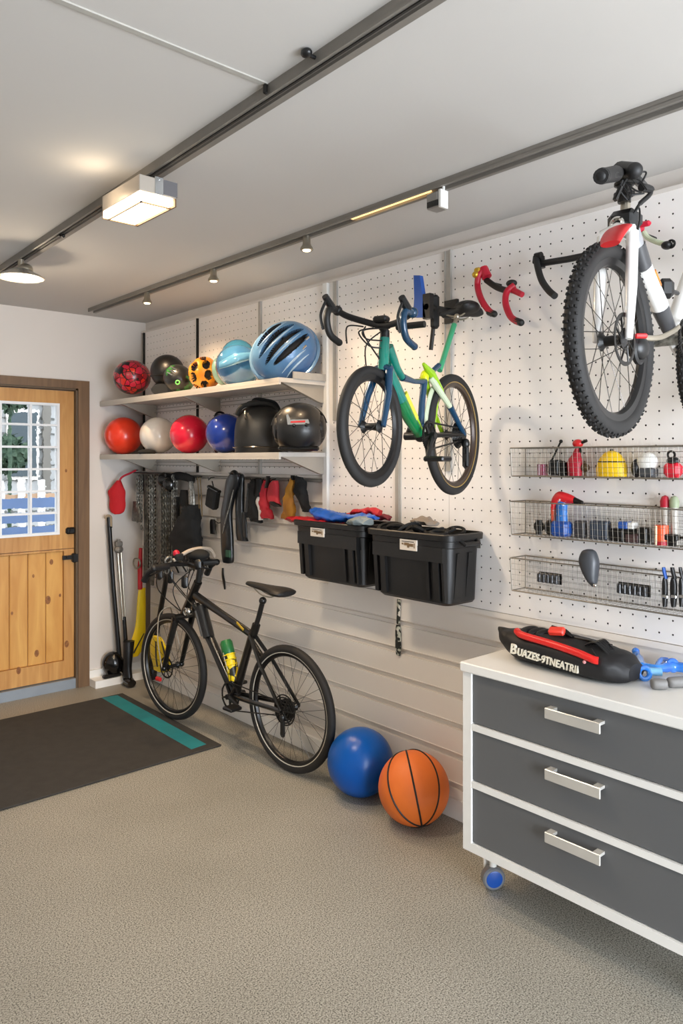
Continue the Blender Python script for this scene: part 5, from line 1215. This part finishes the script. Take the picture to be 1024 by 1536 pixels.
mb = MB(); loft(mb, [(c, V((.02, 0, 0)), V((0, .026, 0))), (c + UP * .05, V((.022, 0, 0)), V((0, .03, 0))), (c + V((0, -.005, .075)), V((.012, 0, 0)), V((0, .018, 0))), (c + V((0, -.012, .10)), V((.01, 0, 0)), V((0, .011, 0)))], 16); mb.build('body', m_crim, t)
MB().sph(c + V((0, -.012, .118)), (.018, .02, .016)).build('head', m_red, t); MB().tube([c + V((0, -.02, .118)), c + V((-.005, -.05, .128))], .006, 8).tube([c + V((0, -.02, .108)), c + V((-.01, -.03, .085))], .004, 6).build('nozzle', m_dk, t)
c = bx(877, z); o = MB().sph(c + UP * .03, (.015, .018, .016)).cyl(c + UP * .0, c + UP * .055, .004).build('brass_knob', mat('old_brass', (92, 74, 50), .4, .6)); tag(o, 'small brown knob on a pin right of the red spray bottle', 'knob')
c = bx(917, z, 2.47); t = thing('yellow_pouch', 'bright yellow domed pouch in the top basket', 'pouch', c)
mb = MB(); loft(mb, [(c, V((.035, 0, 0)), V((0, .054, 0))), (c + UP * .03, V((.036, 0, 0)), V((0, .056, 0))), (c + UP * .06, V((.032, 0, 0)), V((0, .045, 0))), (c + UP * .082, V((.022, 0, 0)), V((0, .026, 0))), (c + UP * .09, V((.008, 0, 0)), V((0, .01, 0)))], 22); mb.build('body', mat('pouch_yellow', (240, 196, 12), .45), t)
MB().tube([c + V((-.033 * math.cos(a), .049 * math.sin(a), .052)) for a in (PI * (-.5 + k / 12) for k in range(13))], .0022, 5).sph(c + UP * .092, .006).build('seam', m_dk, t)
c = bx(969, z, 2.47); t = thing('white_cap', 'white cap with a black side in the top basket', 'cap', c)
MB().sph(c + V((0, -.004, .05)), (.03, .036, .034)).build('crown', m_whitem, t); MB().box(c + V((-.028, -.035, .0)), c + V((.02, .015, .032)), .006).build('band', mat('grey_band', (70, 72, 76), .5), t); MB().sph(c + V((-.005, .032, .03)), (.022, .017, .032)).build('side', m_blkp, t)
c = bx(1009, z, 2.47); t = thing('red_pouch', 'small bright red pouch with a black top and loop in the top basket', 'pouch', c)
MB().obox(c + UP * .025, (.04, .056, .05), bev=.012).build('body', mat('bright_red', (222, 32, 54), .45), t); MB().sph(c + UP * .055, (.016, .022, .014)).build('top', m_blkp, t); MB().torus(c + V((0, .006, .075)), (1, 0, 0), .012, .004, 16, 6).build('loop', m_dk, t)
# basket 2
z = B2[1] + .004
c = bx(808, z); o = MB().cyl(c, c + UP * .055, .013).torus(c + UP * .03, (1, 0, 0), .018, .005, 18, 6).build('valve_tool', m_dk); tag(o, 'tiny black ring tool at the left end of the middle basket', 'tool')
c = bx(825, z); o = MB().sph(c + UP * .03, (.02, .024, .03)).build('black_bulb', m_blkp); tag(o, 'dark rounded bulb left of the red and blue drill', 'bulb')
c = bx(842, z, 2.46); t = thing('cordless_drill', 'red and blue cordless drill standing in the middle basket', 'drill', c)
MB().obox(c + UP * .03, (.055, .07, .056), bev=.01).build('battery', m_blue, t)
mb = MB(); loft(mb, [(c + UP * .055, V((.018, 0, 0)), V((0, .024, 0))), (c + V((0, 0, .1)), V((.016, 0, 0)), V((0, .022, 0))), (c + V((0, .0, .135)), V((.02, 0, 0)), V((0, .03, 0)))], 16); mb.build('handle', mat('drill_blue', (40, 110, 186), .35, rgb2=(225, 228, 235), sharp=(.58, .64), vscale=40), t)
mb = MB(); loft(mb, [(c + V((0, .032, .12)), V((0, 0, .03)), V((.02, 0, 0))), (c + V((0, .01, .142)), V((0, 0, .026)), V((.024, 0, 0))), (c + V((0, -.03, .142)), V((0, 0, .018)), V((.02, 0, 0))), (c + V((0, -.055, .136)), V((0, 0, .013)), V((.015, 0, 0)))], 16); mb.build('motor_housing', mat('drill_red', (206, 30, 38), .35, rgb2=(236, 220, 220), sharp=(.62, .66), vscale=55), t)
mb = MB(); loft(mb, [(c + V((0, .036, .11)), V((.012, 0, 0)), V((0, .008, 0))), (c + V((0, .034, .055)), V((.012, 0, 0)), V((0, .007, 0)))], 10); mb.build('side_grip', mat('drill_orange', (204, 74, 44), .4), t)
MB().cyl(c + V((0, -.05, .136)), c + V((0, -.085, .128)), .014, .008).build('chuck', m_dk, t)
c = bx(871, z); o = MB().obox(c + UP * .032, (.03, .042, .062), bev=.005).build('socket_box', mat('slate', (60, 58, 60), .5)); tag(o, 'single small dark grey box right of the drill', 'box')
for k, (px, l) in enumerate(((892, 'left one'), (900, 'middle one'), (908, 'right one'))):
    c = bx(px, z); o = MB().obox(c + UP * .034, (.035, .026, .066), bev=.004).build('slate_box', mat('slate_blue', (50, 58, 72), .45)); tag(o, l + ' of three slate blue boxes standing together in the middle basket', 'box', 'slate blue boxes')
for px, w, h, m, lab in ((928, .05, .045, m_dk, 'dark fittings box left of the blue tray in the middle basket'), (951, .05, .03, mat('brown_fit', (74, 52, 52), .5), 'low dark brown box under the blue tray'), (967, .03, .055, m_dk, 'dark grey box right of the blue tray')):
    c = bx(px, z); o = MB().obox(c + UP * (h / 2), (.04, w, h), bev=.004).build('parts_box', m); tag(o, lab, 'box')
c = bx(943, z + .046); t = thing('blue_tray', 'small blue tray with white end lying on dark boxes in the middle basket', 'tray', c)
MB().obox(c + V((0, .014, .012)), (.04, .035, .024), bev=.003).build('tray', mat('tray_blue', (42, 86, 166), .4), t); MB().obox(c + V((0, -.014, .012)), (.038, .022, .022), bev=.003).build('white_end', m_whitem, t)
MB().box(c + V((-.018, -.02, -.046)), c + V((.018, .028, 0))).build('riser', m_dk, t)
c = bx(992, z); t = thing('paint_can', 'orange red can with a cream stripe in the middle basket', 'can', c)
MB().cyl(c, c + UP * .066, .022, seg=24).build('body', mat('orange_can', (226, 84, 34), .35), t); MB().tube([c + V((-.021, .009, .001)), c + V((-.021, .009, .064))], .004, 6).build('stripe', mat('cream', (236, 220, 180), .4), t); MB().cyl(c + UP * .001, c + UP * .012, .0225, seg=24).build('base_band', m_crim, t)
c = bx(1008, z); o = MB().obox(c + UP * .028, (.03, .045, .02), bev=.003).tube([c + V((0, .02, .03)), c + V((-.01, -.05, .03))], .004, 6).box(c + V((-.01, -.01, 0)), c + V((.01, .01, .02))).build('dark_clamp', m_dk); tag(o, 'dark clamp lying right of the orange red can', 'clamp')
for px, m, lab in ((997, m_crim, 'slim bottle with a crimson cap sticking out of the middle basket'), (1011, mat('sage', (150, 160, 130), .5), 'slim bottle with a sage green cap sticking out of the middle basket')):
    c = bx(px, z, 2.505); t = thing('slim_bottle', lab, 'bottle', c)
    MB().cyl(c, c + UP * .125, .012).build('body', mat('clear_grey', (176, 170, 160), .3), t); MB().lathe([(.015, 0), (.016, .02), (.010, .036), (.001, .04)], c + UP * .125, UP, 16).build('cap', m, t)
# basket 3
z = B3[1] + .004
for px, n_, lab in ((822, 5, 'row of black cartridges at the left of the bottom basket'), (948, 6, 'row of black cartridges right of the saddle-shaped cover')):
    a = bx(px, z + .060, 2.437); t = thing('cartridge_strip', lab, 'cartridges', a, 'black cartridge strips')
    MB().box(a + V((.012, -n_ * .0095, -.02)), a + V((.016, n_ * .0095, .02))).build('tray', m_dk, t)
    for k in range(n_):
        q = a + V((0, (k - (n_ - 1) / 2) * .018, 0)); MB().obox(q, (.022, .015, .034), bev=.003).build('cartridge', mat('cart_black', (38, 38, 40), .3, rgb2=(130, 130, 134), sharp=(.6, .66), vscale=90), t)
t = thing('saddle_cover', 'dark grey teardrop cover hanging over the bottom basket', 'cover', wx(882, 882, 2.40))
S = []
for (px, py, w, th) in ((884, 824, 8, .01), (883, 828, 20, .022), (883, 842, 28, .03), (885, 858, 22, .028), (888, 872, 13, .02), (891, 880, 5, .008)):
    c = wx(px, py, 2.395); h = abs(wx(px + w / 2, py, 2.395).y - c.y); S.append((c, V((0, h, 0)), V((th, 0, 0))))
mb = MB(); loft(mb, S, 22, .9, 4); mb.build('cover', mat('cover_grey', (62, 64, 68), .4), t)
MB().sph(wx(892, 878, 2.375), .007).build('rivet', m_chrome, t)
MB().tube([wx(884, 835, 2.40), V((2.43, wx(884, 835, 2.40).y, B3[0] + .004))], .004, 6).build('hook', m_dk, t)
for px, w, lab, m in ((997, 8, 'left black plier with a blue upper handle at the end of the bottom basket', m_blue), (1010, 10, 'middle black folding tool at the end of the bottom basket', m_chrome), (1022, 8, 'grey and black tool at the right edge of the bottom basket', m_galv)):
    X = 2.405; t = thing('hand_tool', lab, 'hand tool', wx(px, 908, X), 'black hand tools on the basket end')
    mb = MB(); hang(mb, [(px, 866, w * .5), (px, 876, w), (px, 900, w * .9), (px, 910, w * .6)], X, .01); mb.build('body', m_blkp, t)
    mb = MB(); hang(mb, [(px - 2, 851, w * .5), (px - 1, 858, w * .6), (px + 2, 868, w * .5)], X - .002, .008); mb.build('upper_handle', m if m is m_blue else m_blkp, t)
    q = wx(px, 895, X - .01); MB().obox(q, (.006, .018, .01), bev=.002).build('clip', m_chrome, t)
    q = wx(px, 866, X); MB().tube([q, V((2.425, q.y, q.z))], .003, 6).build('hook', m_dk, t)

# ================================================================ CABINET
m_gray = mat('drawer_grey', (98, 99, 100), .45, .1, var=.02, vscale=2)
CX, CY0, CY1, CZ0, CZ1 = 2.10, .828, 1.722, .170, .835
t = thing('drawer_cabinet', 'white rolling cabinet with three grey drawers at the lower right', 'cabinet', (2.3, 1.27, 0))
mb = MB(); mb.box((CX, CY1 - .036, CZ0), (2.515, CY1, CZ1 - .036)).box((CX, CY0, CZ0), (2.515, CY0 + .036, CZ1 - .036)).box((CX, CY0 + .036, CZ0), (2.515, CY1 - .036, CZ0 + .03)).box((2.50, CY0 + .036, CZ0 + .03), (2.515, CY1 - .036, CZ1 - .036))
for zz in (.599, .397): mb.box((CX + .001, CY0 + .036, zz), (2.48, CY1 - .036, zz + .022))
mb.build('body', m_whitem, t, smooth=False)
MB().box((CX - .012, CY0 - .012, CZ1 - .034), (2.518, CY1 + .006, CZ1), .004).build('top', m_whitem, t, angle=20)
zs = ((.622, .798, .744), (.420, .598, .549), (.201, .396, .349))
for i, (a, b, hz) in enumerate(zs):
    dr = MB().box((CX + .008, CY0 + .038, a + .002), (CX + .028, CY1 - .038, b - .002), .002).box((CX + .028, CY0 + .05, a + .01), (2.46, CY1 - .05, b - .04)).build('drawer', m_gray, t, smooth=False)
    mb = MB(); mb.obox((CX - .022, 1.275, hz), (.006, .193, .034), bev=.002)
    for y in (1.275 + .082, 1.275 - .082): mb.box((CX - .02, y - .012, hz + .008), (CX + .009, y + .012, hz + .017))
    mb.build('handle', mat('handle_nickel', (206, 202, 194), .3, .35), dr)
for x, y in ((2.215, 1.69), (2.215, .86), (2.46, 1.69), (2.46, .86)):
    c = V((x, y - .012, .043)); ax_ = V((.75, .66, 0)).normalized() * 1.0; ax_ = V((-.55, -.83, 0)).normalized()
    cs = MB().lathe([(.012, -.017), (.036, -.017), (.042, -.012), (.042, .012), (.036, .017), (.012, .017)], c, ax_, 32).build('caster_wheel', mat('caster_grey', (120, 122, 126), .3, .4), t)
    MB().lathe([(.001, .016), (.028, .0175), (.030, .018), (.024, .0195), (.001, .021)], c, ax_, 28).build('blue_hub', mat('hub_blue', (20, 70, 150), .25), cs)
    MB().obox(c - ax_ * .03 + UP * .03, (.012, .05, .09), ax=(ax_, ax_.cross(UP), UP), bev=.004).box((x - .03, y - .04, .118), (x + .03, y + .02, .13)).cyl((x, y - .012, .07), (x, y - .012, .171), .013).build('fork', m_whitem, cs)

# bag on the cabinet
zt = CZ1
t = thing('gear_bag', 'black duffel bag with a red edge and white lettering on the cabinet', 'bag', (2.33, 1.4, zt))
m_nyl = mat('bag_nylon', (16, 15, 17), .6, bump=.25, bscale=45)
e0 = fz(744, 972, zt + .06); 
S = [(V((2.30, 1.715, zt + .085)), V((.008, 0, 0)), V((0, 0, .008))),
     (V((2.295, 1.675, zt + .068)), V((.04, 0, 0)), V((0, 0, .028))),
     (V((2.30, 1.60, zt + .052)), V((.085, 0, 0)), V((0, 0, .050))),
     (V((2.30, 1.50, zt + .056)), V((.098, 0, 0)), V((0, 0, .056))),
     (V((2.295, 1.38, zt + .054)), V((.10, 0, 0)), V((0, 0, .054))),
     (V((2.29, 1.28, zt + .05)), V((.098, 0, 0)), V((0, 0, .050))),
     (V((2.295, 1.22, zt + .044)), V((.085, 0, 0)), V((0, 0, .043))),
     (V((2.31, 1.185, zt + .034)), V((.05, 0, 0)), V((0, 0, .026)))]
mb = MB(); loft(mb, S, 40, .78, 9); crump(mb, .004, 18)
mb.v = [(p[0], p[1], max(p[2], zt + .001)) for p in mb.v]; mb.build('body', m_nyl, t)
xf = 2.198
MB().tube(bez([(2.245, 1.595, zt + .106), (2.215, 1.55, zt + .104), (2.207, 1.44, zt + .098), (2.200, 1.33, zt + .088), (2.196, 1.27, zt + .078), (2.20, 1.255, zt + .077)]), .0125, 12).build('red_piping', mat('bag_red', (222, 34, 30), .35), t)
MB().obox((2.27, 1.45, zt + .127), (.03, .055, .022), ax=(V((.8, .2, .5)).normalized(), V((-.2, .95, -.1)).normalized(), V((-.5, .0, .8)).normalized()), bev=.005).build('red_tag', mat('bag_red2', (226, 60, 44), .4), t)
MB().tube([(2.285, 1.48, zt + .135), (2.29, 1.43, zt + .125), (2.29, 1.40, zt + .112)], [.006, .011, .006], 8).build('tag_loop', m_blkp, t)
mb = MB()
for k in range(5): mb.tube(bez([(2.25 + k * .012, 1.33 - k * .004, zt + .104), (2.245 + k * .014, 1.29, zt + .12), (2.25 + k * .012, 1.245, zt + .085)]), .004, 6)
mb.tube(bez([(2.22, 1.29, zt + .105), (2.205, 1.255, zt + .075), (2.21, 1.235, zt + .06)]), .003, 6); mb.build('handle_straps', m_blkp, t)
for y in (1.575, 1.54, 1.51): MB().sph((2.29, y, zt + .108), (.05, .022, .012)).build('fold', m_nyl, t)
MB().obox((2.2955, 1.40, zt + .11), (.012, .28, .006), bev=.002).build('zip', m_dk, t)
MB().sph(wx(876, 993, 2.193), (.004, .006, .006)).build('pink_button', mat('pink_button', (214, 150, 150), .4), t)
def text(body, size, origin, right, up, m, parent, name='lettering', ext=.0015, bold=.0, sx=1.0):
    cu = bpy.data.curves.new(name, 'FONT'); cu.body = body; cu.size = size; cu.extrude = ext; cu.offset = bold
    o = bpy.data.objects.new('tmp', cu); col.objects.link(o); bpy.context.view_layer.update()
    me = bpy.data.meshes.new_from_object(o.evaluated_get(bpy.context.evaluated_depsgraph_get())); bpy.data.objects.remove(o)
    r = V(right).normalized(); u = V(up); u = (u - r * u.dot(r)).normalized(); n = r.cross(u); base = wloc(parent)
    for v in me.vertices: p = V(origin) + r * (v.co.x * sx) + u * v.co.y + n * v.co.z - base; v.co = p
    me.materials.append(m); q = bpy.data.objects.new(name, me); q.name = name; col.objects.link(q); q.parent = parent; return q
m_let = mat('cream_print', (226, 220, 202), .5)
# slab lettering: large first letter, small capitals after it, with serifs
base_l = V((2.1965, 1.588, zt + .040)); rr = V((-.012, -1, -.06)).normalized(); uu = V((.10, 0, 1))
text('B', .046, base_l + V((-.002, 0, 0)), rr, uu, m_let, t, bold=.0012, ext=.004)
text('UAZES-9TNEATRII', .034, base_l + rr * .030 + V((-.002, 0, 0)), rr, uu, m_let, t, bold=.0007, ext=.004, sx=.87)
# blue thing and grey grips
t = thing('blue_fittings', 'glossy blue tubular clamp parts lying on the cabinet right of the bag', 'clamp', (2.40, 1.12, zt))
m_bg = mat('blue_gloss', (20, 86, 190), .15, coat=.8, rgb2=(60, 140, 220), vscale=14)
f_ = lambda px, py, dz: fz(px, py, zt + dz)
mb = MB(); mb.tube(bez([f_(948, 1002, .03), f_(962, 1000, .03), f_(985, 1003, .03), f_(1010, 1000, .03), f_(1040, 1004, .03)]), [.018] * 10 + [.014] * 10 + [.017] * 10 + [.014] * 3, 12)
mb.tube(bez([f_(962, 1000, .035), f_(957, 985, .04), f_(953, 977, .05)]), [.014] * 8 + [.010] * 9, 10); mb.sph(f_(953, 977, .05), .013)
mb.tube(bez([f_(985, 1000, .035), f_(991, 990, .045), f_(1000, 990, .04)]), .009, 10)
mb.build('body', m_bg, t)
for p_, r in ((f_(966, 1010, .024), .018), (f_(1008, 998, .035), .016)): MB().torus(p_, (-.6, -.7, .2), r, .008, 24, 10).build('ring', m_bg, t)
MB().tube([f_(970, 1007, .028), f_(992, 1008, .028)], .013, 12).build('sleeve', mat('pale_blue_gloss', (120, 180, 220), .2, coat=.6), t)
for i, (p0, p1, lab) in enumerate((((976, 1026), (998, 1026), 'left grey rubber grip lying in front of the blue clamp'), ((1001, 1024), (1030, 1022), 'right grey rubber grip cut by the photo edge'))):
    a = f_(*p0, .016); b_ = f_(*p1, .016); mb = MB(); pv = (b_ - a).normalized().cross(UP)
    loft(mb, [(a, pv * .006, UP * .008), (a * .9 + b_ * .1, pv * .016, UP * .015), (a * .5 + b_ * .5, pv * .02, UP * .016), (b_, pv * .017, UP * .015)], 18, .8)
    o = mb.build('rubber_grip', mat('grip_grey', (126, 124, 122), .55, bump=.1)); tag(o, lab, 'grip', 'grey rubber grips')

# ================================================================ FLOOR THINGS
c = V((2.378, 2.556, .154)); ball('exercise_ball', 'blue shiny ball on the floor between the bicycle and the basketball', c, .153, mat('ball_royal', (0, 78, 160), .3, spec=.35, bump=.12, bscale=25))
# basketball with seams
bc = V((2.362, 2.205, .152)); br = .151
m_bk = mat('basketball_orange', (220, 110, 38), .5, bump=.25, bscale=420, var=.05)
t = thing('basketball', 'orange basketball with black seams on the floor beside the cabinet', 'basketball', (bc.x, bc.y, 0))
MB().sph(bc, br, seg=64, rg=40).build('skin', m_bk, t)
tc_ = -FW; vd = (bc - EYE).normalized(); upv = (UP - vd * UP.dot(vd)).normalized(); rv = vd.cross(upv); tc_ = -vd; pole = (upv * .95 - rv * .22 + vd * .20).normalized()     # seams run from upper left to lower right
ex = (tc_ - pole * tc_.dot(pole)).normalized(); ey = pole.cross(ex)
mb = MB()
for off in (-.72, .02, .78):
    e = (ex * math.cos(off) + ey * math.sin(off)); pts = []
    for k in range(64):
        a = 2 * PI * k / 64
        bend = .0
        pts.append(bc + (e * math.cos(a) + pole * math.sin(a)).normalized() * br)
    mb.tube(pts, .0042, 6, closed=True)
mb.build('seams', m_blk, t)
# mat
m_mat = mat('mat_charcoal', (50, 47, 43), .95, var=.12, vscale=18, bump=.5, bscale=260)
t = thing('floor_mat', 'charcoal floor mat with a teal stripe in front of the wooden door', 'mat', (1.4, 4.09, 0))
MB().obox((1.335, 4.09, .0055), (1.77, 1.205, .009), bev=.003).build('mat', m_mat, t, smooth=False)
P = [(2.060, 3.535), (2.158, 3.545), (2.172, 4.668), (2.072, 4.685)]
MB().prism([V((x, y, .0100)) for x, y in P], (0, 0, .0012)).build('teal_stripe', mat('teal_rubber', (22, 120, 128), .6, var=.08, vscale=12), t, smooth=False)

# ================================================================ LIGHT, CAMERA
def area(name, loc, rot, sx, sy, e, colr, spread=PI):
    l = bpy.data.lights.new(name, 'AREA'); l.shape = 'RECTANGLE'; l.size = sx; l.size_y = sy; l.energy = e; l.color = colr; l.spread = spread
    o = bpy.data.objects.new(name, l); col.objects.link(o); o.location = loc; o.rotation_euler = rot; return o
def point(name, loc, e, colr, r=.03):
    l = bpy.data.lights.new(name, 'POINT'); l.energy = e; l.color = colr; l.shadow_soft_size = r
    o = bpy.data.objects.new(name, l); col.objects.link(o); o.location = loc; return o
area('daylight_door', ((GX0 + GX1) / 2, Y0 - .15, 1.15), (math.radians(96), 0, 0), GX1 - GX0, 2.2, 172, (.82, .90, 1))
area('ceiling_fill', (1.1, Y0 - .12, .55), (math.radians(128), 0, 0), 2.4, 1.0, 24, (.86, .94, 1))  # upturned area lamp added outside the opening to brighten the ceiling
area('box_lamp_light', (1.195, 2.40, 2.392), (0, 0, 0), .12, .26, 11, (1, .82, .60))
point('box_lamp_side', (1.06, 2.45, 2.44), .35, (1, .80, .55), .02)
l = point('dome_light', (1.25, 3.74, 2.38), 6, (1, .82, .6), .05)
for px in (226, 326, 466):
    y = wx(px, 430, 2.085).y; l = bpy.data.lights.new('spot', 'SPOT'); l.energy = {226: 26, 326: 36, 466: 14}[px]; l.color = (1, .70, .42); l.spot_size = 2.2; l.spot_blend = .8; l.shadow_soft_size = .02
    o = bpy.data.objects.new('spot_light', l); col.objects.link(o); o.location = (2.062, y, 2.455); o.rotation_euler = (0, math.radians(-12), 0)
w = bpy.data.worlds.new('sky'); scn.world = w; w.use_nodes = True; nt = w.node_tree; nt.nodes.clear()
o = nt.nodes.new('ShaderNodeOutputWorld'); b = nt.nodes.new('ShaderNodeBackground'); sk = nt.nodes.new('ShaderNodeTexSky')
sk.sky_type = 'HOSEK_WILKIE'; sk.turbidity = 4; sk.sun_direction = V((-.4, .5, .75)).normalized()
mxn = nt.nodes.new('ShaderNodeMix'); mxn.data_type = 'RGBA'; mxn.inputs[0].default_value = .7; mxn.inputs[7].default_value = (.95, .97, 1, 1)
nt.links.new(sk.outputs[0], mxn.inputs[6]); nt.links.new(mxn.outputs[2], b.inputs[0]); b.inputs[1].default_value = 2.2; nt.links.new(b.outputs[0], o.inputs[0])
cam = bpy.data.cameras.new('camera'); co = bpy.data.objects.new('camera', cam); col.objects.link(co)
co.location = EYE; co.rotation_euler = (PI / 2, 0, -AZ); cam.sensor_fit = 'VERTICAL'; cam.sensor_height = 36; cam.lens = FL / 1536 * 36; cam.shift_y = -78 / 1536; cam.clip_start = .05
scn.camera = co
vs_ = scn.view_settings; vs_.view_transform = 'Standard'; vs_.look = 'None'; vs_.exposure = .69; vs_.gamma = 1; vs_.use_curve_mapping = False
